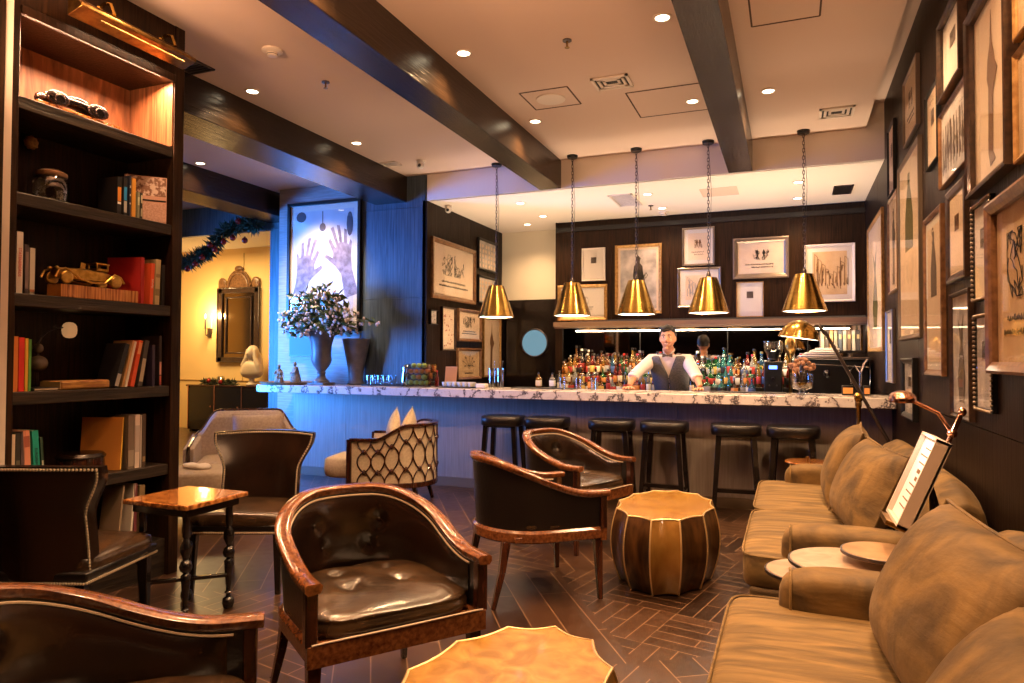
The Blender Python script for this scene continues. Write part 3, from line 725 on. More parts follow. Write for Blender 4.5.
b.tube(P, .016, 8); obj('frame', b, M['mahogany'], T)
b = MB(); b.sell((0,-.10,.34), (.43,.33,.12), .25, .2, 32, 10); obj('seat_cushion', b, M['cream_fabric'], T, smooth=80)
for x in (-.44, .44):
    for y in (-.33, .28): b = MB(); b.bar((x,y,.25), (x,y,0), .045, .045, up=(0,1,0), w2=.028, h2=.028); obj('leg', b, M['mahogany'], T)
cushion('throw_pillow', 'grey-beige rectangular pillow on the cream settee behind the studded chair', 'pillow', (-4.99, 5.60, .70), (-15, 0, 38), .50, .36, .15, M['linen_grey'])
T = thing('ottoman', 'low beige upholstered ottoman beside the bookcase edge', 'ottoman', (-4.95, 4.72, 0), 38)
b = MB(); b.sell((0,0,.32), (.40,.30,.14), .25, .25, 28, 10); obj('seat', b, M['cream_fabric'], T, smooth=80)
for x in (-.33,.33):
    for y in (-.23,.23): b = MB(); b.bar((x,y,.2), (x,y,0), .045, .045, up=(0,1,0), w2=.03, h2=.03); obj('leg', b, M['mahogany'], T)
b = MB(); b.sell((0,0,0), (.13,.08,.02), .6, .6, 16, 6, fn=lambda p: (p[0], p[1], p[2]+.008*sin(40*p[0])))
o = obj('folded_napkin', b, M['paper_white'], None, smooth=80, loc=(-4.9,4.74,.479)); tag(o, 'crumpled pale cloth lying on the beige ottoman', 'cloth')

# ------------------------------------------------------------------ velvet sofas
def make_sofa(label, y0, y1, seats, extra):
    """sofa against the right wall, front facing -X; y0 near end, y1 far end"""
    L = y1-y0; yc = (y0+y1)/2
    T = thing('velvet_sofa', label, 'sofa', (.30, yc, 0))
    h = L/2
    obj('base', MB().box(-.50, .47, -h+.02, h-.02, .08, .30), M['velvet_dark'], T, bevel=.02, seg=3)
    for sy in (-1, 1):
        b = MB(); ay = sy*(h-.11)
        def soft(q): return (q[0], q[1]*(1+.12*max(0, q[2])/.19), q[2]*(1-.10*max(0, q[0])/.38) if q[2] > 0 else q[2])
        b.sell((.035, ay, .435), (.385, .105, .185), .42, .5, 36, 16, fn=soft); ar = obj('armrest', b, M['velvet'], T, smooth=80)
        pw = lambda x, e: math.copysign(abs(x)**e, x); b = MB()
        b.tube([(-.305, ay+.094*pw(cos(a_), .5), .435+.165*pw(sin(a_), .45)) for a_ in [pi*(-.25+1.5*k/24) for k in range(25)]], .006, 6)
        obj('piping', b, M['velvet_seat'], ar)
    # back frame with sloping rounded top
    b = MB(); prof = [(.30,.26),(.27,.50),(.30,.72),(.36,.83),(.44,.87),(.51,.83),(.535,.70),(.535,.26)]
    b.grid(lambda u, v: (prof[int(round(v*7))][0], -h + L*u, .26+(prof[int(round(v*7))][1]-.26)*(1 - .13*(abs(2*u-1)**10))), 24, 8, wv=True)
    for e in (0, 23): b.f.append(tuple(e*8+i for i in range(8))); b.m.append(0)
    obj('backrest', b, M['velvet'], T, smooth=50, bevel=.02, seg=3)
    w = (L-.04)/seats
    for k in range(seats):
        c = -h+.02+w*(k+.5)
        b = MB(); b.sell((-.14, c, .375), (.40, w/2, .095), .22, .18, 44, 14, fn=lambda p: (p[0], p[1], p[2]+(.018*(1-(p[0]/.42)**2)*(1-(p[1]/w*2)**2) if p[2] > 0 else 0)))
        sc_ = obj('seat_cushion', b, M['velvet_seat'], T, smooth=80)
        b = MB(); b.tube([(-.14+.40*math.copysign(abs(cos(2*pi*i/60))**.18, cos(2*pi*i/60)), c+(w/2)*math.copysign(abs(sin(2*pi*i/60))**.18, sin(2*pi*i/60)), .455) for i in range(60)], .005, 6, closed=True)
        obj('piping', b, M['velvet_seat'], sc_)
    for (cy, w_, hh, tt, rx, rz, cx, cz) in extra:
        o = cushion('back_cushion', None, None, (cx, cy, cz), (rx, 0, rz), w_, hh, tt, M['velvet'], parent=T, pin=.05, wr=.008)
    for x in (-.44, .42):
        for y in (-h+.08, h-.08): b = MB(); b.bar((x,y,.09), (x,y,0), .05, .05, up=(0,1,0), w2=.035, h2=.035); obj('leg', b, M['mahogany'], T)
    return T
make_sofa('olive velvet sofa at the far end of the picture wall, nearer the bar', 3.72, 6.12, 2,
          [(-.42, .98, .52, .27, -24, -84, .10, .715), (.52, .92, .54, .27, -22, -94, .06, .72)])
make_sofa('olive velvet sofa in the bottom right corner, nearest the camera', .70, 3.14, 2,
          [(.50, .95, .55, .33, -26, -84, .15, .70), (-.30, .84, .48, .28, -30, -95, .08, .665)])

# nest of three round tables between the sofas
def disc_table(label, x, y, z, r, m, legs=(2.1,4.2,0)):
    T = thing('round_nesting_table', label, 'table', (x, y, 0), 0)
    b = MB(); b.lathe([(0,z-.02),(r-.006,z-.02),(r,z-.014),(r,z-.004),(r-.004,z),(0,z)], 48); obj('tabletop', b, m, T, smooth=40)
    b = MB(); b.lathe([(r-.001,z-.018),(r+.006,z-.016),(r+.006,z-.003),(r-.001,z-.002)], 48); obj('rim', b, M['pewter'], T)
    for a in legs:
        b = MB(); b.tube([(r*.8*cos(a), r*.8*sin(a), z-.02), (r*.85*cos(a), r*.85*sin(a), 0)], .009, 8); obj('leg', b, M['pewter'], T)
M['disc'] = mat('disc', (.38,.25,.17), .3, c2=(.52,.37,.27), sc=(10,10,10), det=7, dist=1, coat=.4)
disc_table('lowest of the three round nesting tables, furthest left beside the sofa arms', .075, 3.43, .50, .185, M['disc'])
disc_table('middle of the three round nesting tables, widest, partly over the lowest one', .225, 3.40, .565, .235, M['disc'], (-1.0, 1.0, 0))
disc_table('topmost of the three round nesting tables, tucked against the near sofa cushion', .365, 3.42, .62, .16, mat('disc_tan', (.34,.18,.09), .3, c2=(.48,.30,.17), sc=(9,9,9), det=6, coat=.4), (-.55, .55, 0))
# small round table by the far sofa arm
T = thing('round_table', 'small round red-brown table with a little knob on top, by the far sofa arm', 'table', (.13, 6.32, 0))
b = MB(); b.lathe([(0,.585),(.175,.585),(.18,.592),(.175,.60),(0,.60)], 40); obj('tabletop', b, M['burl'], T, smooth=40)
b = MB(); b.lathe([(.12,0),(.12,.012),(.03,.03),(.016,.06),(.016,.56),(.04,.585)], 20); obj('pedestal', b, M['black_wood'], T, smooth=40)
b = MB(); b.lathe([(.008,.60),(.008,.625),(.016,.63),(.016,.64),(0,.646)], 12); obj('knob', b, M['brass'], T)

# ------------------------------------------------------------------ bookcase
BX = -3.85
T = thing('bookcase', 'tall dark oak bookcase with lit top compartment, filled with books and model cars', 'bookcase', (-4.05, 2.98, 0))
def rb(b, x0, x1, y0, y1, z0, z1, m=0): b.box(x0+4.05, x1+4.05, y0-2.98, y1-2.98, z0, z1, m); return b
obj('side_panel', rb(MB(), -4.30, BX, 3.49, 3.57, 0, CZ-.002), M['oak_dark'], T, bevel=.003)
obj('side_panel', rb(MB(), -4.30, BX, 2.41, 2.475, 0, CZ-.002), M['oak_dark'], T, bevel=.003)
obj('lit_bay_lining', rb(rb(rb(MB(), -4.27, BX-.012, 3.482, 3.49, 2.87, 3.32), -4.27, BX-.012, 2.475, 2.483, 2.87, 3.32), -4.28, -4.265, 2.48, 3.49, 2.87, 3.32), M['oak_lit'], T)  # thin sheets carrying the lamplit oak colour over the bay's inner faces
obj('back_panel', rb(MB(), -4.30, -4.28, 2.475, 3.49, .1, 3.4), M['oak_dark'], T)
obj('fascia', rb(rb(MB(), -4.28, BX-.005, 2.475, 3.49, 3.35, CZ-.002), -4.28, BX+.01, 2.475, 3.49, 3.30, 3.35), M['oak_dark'], T, bevel=.004)
obj('plinth', rb(MB(), -4.28, BX-.03, 2.475, 3.49, 0, .24), M['oak_shelf'], T)
SH = [2.86, 2.335, 1.79, 1.255, .735]
for z in SH: obj('shelf', rb(MB(), -4.28, BX-.01, 2.475, 3.49, z-.07, z), M['oak_shelf'], T, bevel=.004)
SH.append(.24); SH = [z+.001 for z in SH]
struct('wall_bookcase_return', MB().box(-4.3, BX+.05, 1.2, 2.368, 0, CZ), M['oak_dark'])
struct('trim_4', MB().box(-4.25, BX+.045, 2.368, 2.41, 0, CZ), M['white_trim'])
# gallery light on the fascia
T = thing('picture_light', 'long brass picture light mounted over the lit top bay of the bookcase', 'wall light', (BX+.01, 3.14, 3.47))
b = MB(); b.prism([(.05,-.09),(.17,-.055),(.17,-.035),(.09,.02),(.05,.0)], -.45, .36, axis='y'); obj('shade', b, M['brass_old'], T, bevel=.004)
for y in (-.22, .22):
    b = MB(); b.tube([(-.005,y,.06),(.05,y,.085),(.10,y,.07),(.13,y,.0)], .011, 8); b.lathe([(.022,-.01),(.022,.01)], 12, (0,y,.06)); obj('bracket', b, M['brass'], T)
lamp('AREA', (-3.93, 2.985, 3.285), 55, (1,.50,.27), .9, (0,8,90), sy=.05, name='shelf_lamp').rotation_euler = (0, radians(25), radians(90))
bpy.data.objects['shelf_lamp'].rotation_euler = (radians(-14), 0, radians(90))
lamp('AREA', (-3.70, 3.14, 3.42), 14, (1,.60,.34), .6, (0,0,90), sy=.05, name='fascia_lamp').rotation_euler = (radians(180-60), 0, radians(90))

# books: y along the shelf, spines facing +X
BKMAT = {}
def bcol(c, r=.55):
    k = tuple(c)
    if k not in BKMAT: BKMAT[k] = mat('cloth_%d' % len(BKMAT), c, r)
    return BKMAT[k]
def text_geo(txt, size, m, parent, loc, rot, name='lettering', ext=.0004):
    c = bpy.data.curves.new(name, 'FONT'); c.body = txt; c.size = size; c.extrude = ext; c.align_x = 'CENTER'; c.align_y = 'CENTER'; c.materials.append(m)
    tmp = bpy.data.objects.new(name+'_tmp', c); col.objects.link(tmp)
    bpy.context.view_layer.update(); dg = bpy.context.evaluated_depsgraph_get(); me = bpy.data.meshes.new_from_object(tmp.evaluated_get(dg))
    bpy.data.objects.remove(tmp)
    o = bpy.data.objects.new(name, me); col.objects.link(o); o.parent = parent; o.location = loc; o.rotation_euler = [radians(a) for a in rot]; return o
def book(label, y, z, t, h, c, d=.17, lean=0, band=None, group='books in the bookcase', txt=None, tc=(.02,.02,.02), x=-3.885, page=(.62,.52,.38), ry=0):
    """upright book; y = near-bottom edge of the spine; lean in degrees tips the top toward +Y"""
    T = thing('book', label, 'book', (x, y, z+.001+t*abs(sin(radians(max(0, lean))))), 0, group); T.rotation_euler = (radians(-lean), 0, radians(ry))
    b = MB(); b.box(-d, 0, 0, .0025, 0, h).box(-d, 0, t-.0025, t, 0, h).box(-.0025, 0, 0, t, 0, h); obj('cover', b, bcol(c), T, bevel=.001)
    obj('pages', MB().box(-d+.004, -.003, .0028, t-.0028, .004, h-.004), bcol(page, .8), T)
    if band: 
        for (z0, z1, cc) in band: obj('spine_panel', MB().box(0, .0012, .002, t-.002, h*z0, h*z1), bcol(cc), T)
    if txt: text_geo(txt, t*.62, bcol(tc), T, (.0018, t/2, h*.5), (90, 90, 90) if False else (0, 0, 0)).rotation_euler = Euler((0, radians(90), 0), 'XYZ')
    return T
Z = SH
W_ = (.62,.55,.45); BK_ = (.01,.01,.012); 
# second shelf (z 2.335)
book('black book with an orange spine label, leftmost of the books on the second shelf', 3.10, Z[1], .028, .235, BK_, band=[(.35,.72,(.75,.28,.04)),(.27,.33,(.7,.7,.68))])
book('black book with a blue spine label, on the second shelf', 3.145, Z[1], .024, .24, (.013,.012,.014), band=[(.40,.75,(.02,.25,.60)),(.08,.38,(.5,.48,.45))])
book('thin navy book with tiny white dots on its spine, on the second shelf', 3.185, Z[1], .012, .26, (.02,.025,.05), band=[(.3,.34,W_),(.5,.55,W_),(.7,.76,W_)])
book('orange-yellow book on the second shelf, tallest plain spine beside the photo box', 3.205, Z[1], .026, .25, (.72,.34,.05))
book('short grey-green patterned book leaning by the photo box on the second shelf', 3.245, Z[1], .016, .17, (.25,.26,.17), band=[(.5,.8,(.6,.62,.40))])
book('short black-and-cream mottled book touching the photo box on the second shelf', 3.268, Z[1], .014, .17, (.05,.05,.04), band=[(.6,.9,(.66,.62,.45)),(.1,.4,(.5,.45,.33))])
T = thing('picture_book', 'large pink picture book turned cover-out at the right end of the second shelf', 'book', (-4.01, 3.325, Z[1]), 0); T.rotation_euler = (0, 0, radians(-40))
obj('cover', MB().box(-.012,.012,-.06,.19,0,.31), bcol((.62,.36,.28)), T, bevel=.002)
obj('photo', MB().box(.012,.0135,-.055,.185,.18,.305), mat('crowd_photo', (.70,.55,.48), .4, c2=(.25,.12,.08), sc=(40,40,40), lo=.45, hi=.55), T)
obj('dark_band', MB().box(.012,.0138,-.055,.185,.145,.155), M['black'], T); obj('lower_photo', MB().box(.012,.0135,-.055,.185,.01,.135), mat('brick_photo', (.66,.42,.34), .4, c2=(.5,.28,.22), sc=(14,90,90)), T)
# third shelf (z 1.79)
book('tall white book with red and blue lettering, at the left end of the third shelf', 2.50, Z[2], .034, .335, (.72,.66,.60), txt='STATENSFIORDS', tc=(.55,.05,.04))
book('dark book with grey spine lettering, second from the left on the third shelf', 2.545, Z[2]+.0, .022, .27, (.05,.035,.04), band=[(.1,.85,(.20,.15,.15))])
book('off-white slim book, third from the left on the third shelf', 2.572, Z[2], .028, .255, (.62,.58,.50), band=[(.05,.1,(.5,.2,.1))])
o = obj('wood_plinth', MB().box(-3.99+3.94, -3.87+3.94, -.25, .26, 0, .075), mat('striped_wood', (.22,.06,.012), .25, c2=(.62,.26,.06), sc=(2,70,3), det=3, coat=.5, lo=.35, hi=.6), None, bevel=.003, loc=(-3.94, 2.99, Z[2])); tag(o, 'long striped wooden block carrying the gold vintage car', 'plinth')
book('large dark red art book on the third shelf, cover turned toward the gold car', 3.285, Z[2], .03, .30, (.42,.02,.02), d=.24, ry=14, x=-3.89)
T = bpy.data.objects[[o.name for o in bpy.data.objects if o.name.startswith('book')][-1]] if False else None
book('orange-red book with white lettering leaning on the patterned one, third shelf', 3.345, Z[2], .026, .27, (.75,.10,.03), txt='ESCAPES', tc=(.8,.7,.6), lean=3)
book('mottled gold and cream book at the right of the third shelf', 3.385, Z[2], .036, .30, (.50,.40,.22), lean=2, band=[(.2,.35,(.25,.2,.1)),(.6,.68,(.3,.2,.1))])
book('black book at the far right end of the third shelf', 3.44, Z[2], .024, .27, (.012,.012,.014))
# fourth shelf (z 1.255)
for a in [('orange book with rounded spine, leftmost on the fourth shelf', 2.495, .024, .30, (.80,.26,.05), 0), ('bright red book second on the fourth shelf', 2.523, .03, .295, (.78,.04,.03), 0),
          ('yellow book third on the fourth shelf', 2.557, .016, .29, (.80,.50,.06), 0), ('green book squeezed right of the yellow one on the fourth shelf', 2.576, .014, .285, (.10,.36,.08), 0)]:
    book(a[0], a[1], Z[3], a[2], a[3], a[4], lean=a[5])
T = thing('flat_book', 'thin black book lying flat under nothing, left of the gold book on the fourth shelf', 'book', (-3.97, 2.68, Z[3]), 0)
T['label'] = 'thin dark book lying flat on the fourth shelf, left of the gold one'
obj('cover', MB().box(-.08,.08,-.07,.07,0,.016), bcol(BK_), T, bevel=.001); obj('pages', MB().box(.0795,.081,-.066,.066,.003,.012), bcol((.5,.4,.28)), T)
T = thing('flat_book', 'thick gold-brown book lying flat on the fourth shelf', 'book', (-3.97, 2.915, Z[3]), 0)
obj('cover', MB().box(-.09,.09,-.155,.155,0,.052), mat('gilt_cloth', (.50,.27,.07), .4, c2=(.28,.13,.04), sc=(40,10,60), lo=.4, hi=.6), T, bevel=.012, seg=3); obj('pages', MB().box(-.088,.085,-.158,-.155,.006,.046), bcol((.6,.42,.2)), T)
for a in [('black glossy book leaning, leftmost of the tilted books on the fourth shelf', 3.10, .03, .28, (.012,.012,.016), 16, [(.02,.30,(.45,.42,.40))]),
          ('tan slim book leaning with the tilted row, fourth shelf', 3.155, .014, .30, (.55,.30,.12), 14, None), ('white slim book leaning against a red-orange one, fourth shelf', 3.175, .016, .295, (.72,.66,.56), 13, None),
          ('red-orange book leaning in the tilted row, fourth shelf', 3.215, .027, .30, (.72,.10,.03), 12, [(.7,.95,(.80,.35,.15))]), ('black book with grey speckles leaning rightmost in the tilted row, fourth shelf', 3.27, .03, .30, (.06,.055,.05), 10, [(.1,.6,(.42,.37,.28))]),
          ('upright dark purple book right of the tilted row, fourth shelf', 3.375, .022, .27, (.03,.02,.05), 0, None), ('thin black book with pink label, far right of the fourth shelf', 3.43, .018, .33, (.02,.015,.018), 0, [(.02,.20,(.45,.10,.08)),(.22,.48,(.62,.32,.27))])]:
    book(a[0], a[1], Z[3], a[2], a[3], a[4], lean=a[5], band=a[6])
# fifth shelf (z .735)
for a in [('cream slim book, leftmost on the fifth shelf', 2.495, .018, .29, (.66,.55,.40), 0, None), ('black patterned book second on the fifth shelf', 2.517, .024, .295, (.03,.03,.025), 0, [(.05,.5,(.13,.12,.08))]),
          ('dark plum-grey book third on the fifth shelf', 2.545, .02, .30, (.10,.07,.08), 0, None), ('salmon pink book on the fifth shelf', 2.57, .034, .305, (.75,.32,.20), -3, [(.7,.9,(.4,.12,.08))])]:
    book(a[0], a[1], Z[4], a[2], a[3], a[4], lean=a[5], band=a[6])
book('teal green book with dark lettering on the fifth shelf', 2.622, Z[4], .034, .30, (.01,.36,.28), lean=-4, txt='EUROPEAN', tc=(.01,.05,.06))
book('thin dark green book leaning on the teal one, fifth shelf', 2.665, Z[4], .014, .26, (.02,.06,.04), lean=-4, band=[(.1,.5,(.5,.5,.4))])
T = thing('lidded_box', 'round dark red-brown lidded box on the fifth shelf', 'box', (-3.98, 2.96, Z[4]), 0)
b = MB(); b.lathe([(.10,0),(.125,.01),(.13,.05),(.125,.105),(0,.105)], 32); obj('body', b, M['mahogany'], T); b = MB(); b.lathe([(.132,.105),(.135,.115),(.12,.132),(0,.137)], 32); obj('lid', b, M['leather'], T)
book('big orange-brown book with yellow edge leaning at an angle, fifth shelf', 3.16, Z[4], .016, .33, (.62,.26,.05), lean=5, band=[(.01,.99,(.85,.55,.07))], d=.25, ry=24, x=-3.90)
for a in [('grey-brown thick book with tall lettering on the fifth shelf', 3.205, .045, .34, (.16,.12,.09), [(.05,.35,(.30,.25,.2))]), ('off-white book with grey lettering on the fifth shelf', 3.255, .034, .34, (.62,.52,.46), [(.3,.8,(.42,.36,.34))]),
          ('narrow pale grey book beside the off-white one, fifth shelf', 3.293, .012, .335, (.40,.36,.33), None), ('dark brown book rightmost on the fifth shelf', 3.31, .024, .34, (.07,.045,.03), [(.1,.2,(.3,.2,.1))])]:
    book(a[0], a[1], Z[4], a[2], a[3], a[4], band=a[5])
# bottom shelf
for a in [('large tan-brown book leaning on the bottom shelf, seen under the side table', 3.13, .012, .40, (.30,.22,.14), 6), ('white slim book on the bottom shelf, seen under the side table', 3.22, .014, .40, (.66,.60,.52), 4), ('wine red book on the bottom shelf', 3.25, .022, .40, (.14,.03,.04), 0), ('mottled brown book on the bottom shelf beside the red one', 3.29, .04, .38, (.22,.15,.07), 0)]:
    book(a[0], a[1], Z[5], a[2], a[3], a[4], lean=a[5], x=-3.88)
# glass jar
T = thing('glass_jar', 'ribbed glass jar with a domed metal lid on the second shelf', 'jar', (-3.98, 2.745, Z[1]), 0)
b = MB(); b.lathe([(.06,0),(.085,.012),(.092,.05),(.090,.11),(.078,.142),(.070,.150)], 40, fn=lambda a, q: 1+.02*cos(20*a)); obj('body', b, M['clear_glass'], T, smooth=50)
b = MB(); b.lathe([(.080,.150),(.084,.158),(.082,.175),(.05,.19),(0,.193)], 28); obj('lid', b, mat('lid_tan', (.26,.15,.08), .35, .6), T)
# small wall sconces / ornaments inside shelves
def ornament(label, y, z, r):
    T = thing('dried_ornament', label, 'ornament', (-4.24, y, z), 0); b = MB(); b.sell((0,0,0), (.03, r, r), 1, 1, 18, 12, fn=lambda p: (p[0], p[1]*(1+.12*sin(9*atan2(p[2], p[1]))), p[2]*(1+.12*sin(9*atan2(p[2], p[1]))))); obj('body', b, mat('amber_shell', (.62,.33,.10), .4, c2=(.30,.13,.04), sc=(60,60,60)), T)
    b = MB(); b.tube([(-.01,0,0),(-.035,0,0)], .01, 8); obj('stem', b, M['pewter'], T)
ornament('round amber shell-like ornament on the back of the bay below the lit one', 2.80, 2.735, .04)
T = thing('swan_neck_lamp', 'small dark swan-neck lamp with pale shade and glass ball on the fourth shelf', 'lamp', (-4.14, 2.80, Z[3]), 0)
b = MB(); b.lathe([(.05,0),(.05,.008),(.01,.015)], 20); b.tube([(0,0,.01),(0,0,.27),(0,.02,.31),(0,.06,.345),(0,.11,.365),(0,.15,.37)], .005, 8); obj('stem', b, M['pewter'], T)
b = MB(); b.sell((0,.19,.355), (.03,.045,.05), .8, .8, 14, 8); obj('shade', b, mat('shade_pale', (.70,.45,.22), .6, em=(1,.5,.2), es=.35), T)
b = MB(); b.sell((0,0,.15), (.05,.055,.05), 1, 1, 20, 12); b.sell((0,0,.24), (.028,.03,.03), 1, 1, 14, 8); obj('glass_ball', b, mat('dark_glass', (.16,.13,.10), .1, spec=1), T, smooth=80)

# model cars
def model_car(label, loc, rz, style, m):
    T = thing('model_car', label, 'model car', loc, rz)
    L = .40 if style == 'vintage' else .42
    def wheel(x, y, z, r, w=.02):
        b = MB()
        b.lathe([(r*.55,-w/2),(r*.9,-w/2),(r,-w/3),(r,w/3),(r*.9,w/2),(r*.55,w/2)], 24); b.lathe([(0,-w*.3),(r*.2,-w*.45),(r*.2,w*.45),(0,w*.3)], 12)
        for k in range(10): a = 2*pi*k/10; b.bar((r*.15*cos(a), r*.15*sin(a), 0), (r*.6*cos(a), r*.6*sin(a), 0), .004, .004)
        b.xf(Matrix.Translation((x, y, z)) @ Matrix.Rotation(pi/2, 4, 'X')); obj('wheel', b, m, T, smooth=50)
    if style == 'vintage':   # nose toward -X (local)
        b = MB()
        body = [(-.185,.05,.045),(-.18,.095,.04),(-.02,.105,.05),(.03,.10,.055),(.10,.10,.055),(.19,.07,.05)]
        sec = lambda x, z, w: [(x,-w,.035),(x,-w,z-.01),(x,-w*.6,z),(x,w*.6,z),(x,w,z-.01),(x,w,.035)]
        vs = []; 
        for x, z, w in body: vs += sec(x, z, w*.75)
        fs = [(i*6+j, i*6+(j+1)%6, (i+1)*6+(j+1)%6, (i+1)*6+j) for i in range(5) for j in range(6)] + [(0,1,2,3,4,5),(30,31,32,33,34,35)][::1]
        b.add(vs, fs); b.box(.045,.125,-.038,.038,.10,.108); obj('body', b, m, T, smooth=35, bevel=.003)
        b = MB(); 
        for (x, y) in ((.05,-.036),(.05,.036),(.12,-.036),(.12,.036)): b.box(x-.004,x+.004,y-.004,y+.004,.10,.14)
        b.box(.042,.130,-.042,.042,.138,.148); b.box(.045,.125,-.038,.038,.10,.115); obj('cabin', b, m, T, bevel=.002)
        for s in (-1, 1):
            b = MB(); P = [(-.225,s*.06,.035),(-.205,s*.06,.075),(-.165,s*.06,.09),(-.12,s*.06,.07),(-.07,s*.06,.035),(0,s*.06,.022),(.08,s*.06,.022),(.11,s*.06,.05),(.15,s*.06,.082),(.19,s*.06,.07),(.215,s*.06,.035)]
            b.tube(P, .007, 8); obj('fender', b, m, T)
            b = MB(); b.sell((-.195, s*.03, .09), (.012,.012,.012), 1, 1, 10, 6); obj('headlamp', b, m, T)
            for x in (-.16, .155): wheel(x, s*.062, .038, .037)
        b = MB(); b.bar((-.20,-.03,.03), (-.20,.03,.03), .004, .004); b.box(-.192,-.186,-.028,.028,.035,.095); obj('radiator', b, m, T)
        b = MB(); b.bar((-.02,0,.10), (-.012,0,.14), .003, .03); obj('windscreen', b, m, T)
    else:
        b = MB(); b.sell((0,0,.045), (.20,.05,.028), .9, .9, 28, 10, fn=lambda p: (p[0], p[1], p[2]+.012*cos(p[0]*12))); obj('body', b, m, T, smooth=80)
        b = MB(); b.sell((.02,0,.075), (.075,.036,.032), .9, .9, 20, 8); obj('cabin', b, m, T, smooth=80)
        for s in (-1, 1):
            for x, r in ((-.13,.05), (.12,.05)): b = MB(); b.sell((x, s*.052, .045), (.07,.022,.042), .9, .9, 18, 8); obj('fender', b, m, T, smooth=80); wheel(x, s*.066, .034, .033)
            b = MB(); b.sell((-.185, s*.035, .055), (.014,.012,.012), 1, 1, 10, 6); obj('headlamp', b, M['chrome'], T)
    return T
M['bronze_gold'] = mat('bronze_gold', (.70,.44,.12), .3, 1, c2=(.45,.26,.06), sc=(30,30,30))
model_car('gold vintage model car on the striped wooden block, third shelf', (-3.93, 2.93, Z[2]+.0765), 90, 'vintage', M['bronze_gold'])
o = obj('car_plinth', MB().box(-.06,.06,-.26,.27,0,.025).box(-.055,.055,-.255,.265,.025,.03), M['burl'], None, bevel=.002, loc=(-3.96, 2.87, Z[0])); tag(o, 'flat wooden board under the silver streamlined model car', 'plinth')
model_car('silver-black streamlined model car on its board in the lit top bay', (-3.96, 2.86, Z[0]+.031), 90, 'coupe', mat('gunmetal', (.07,.055,.055), .22, .9))

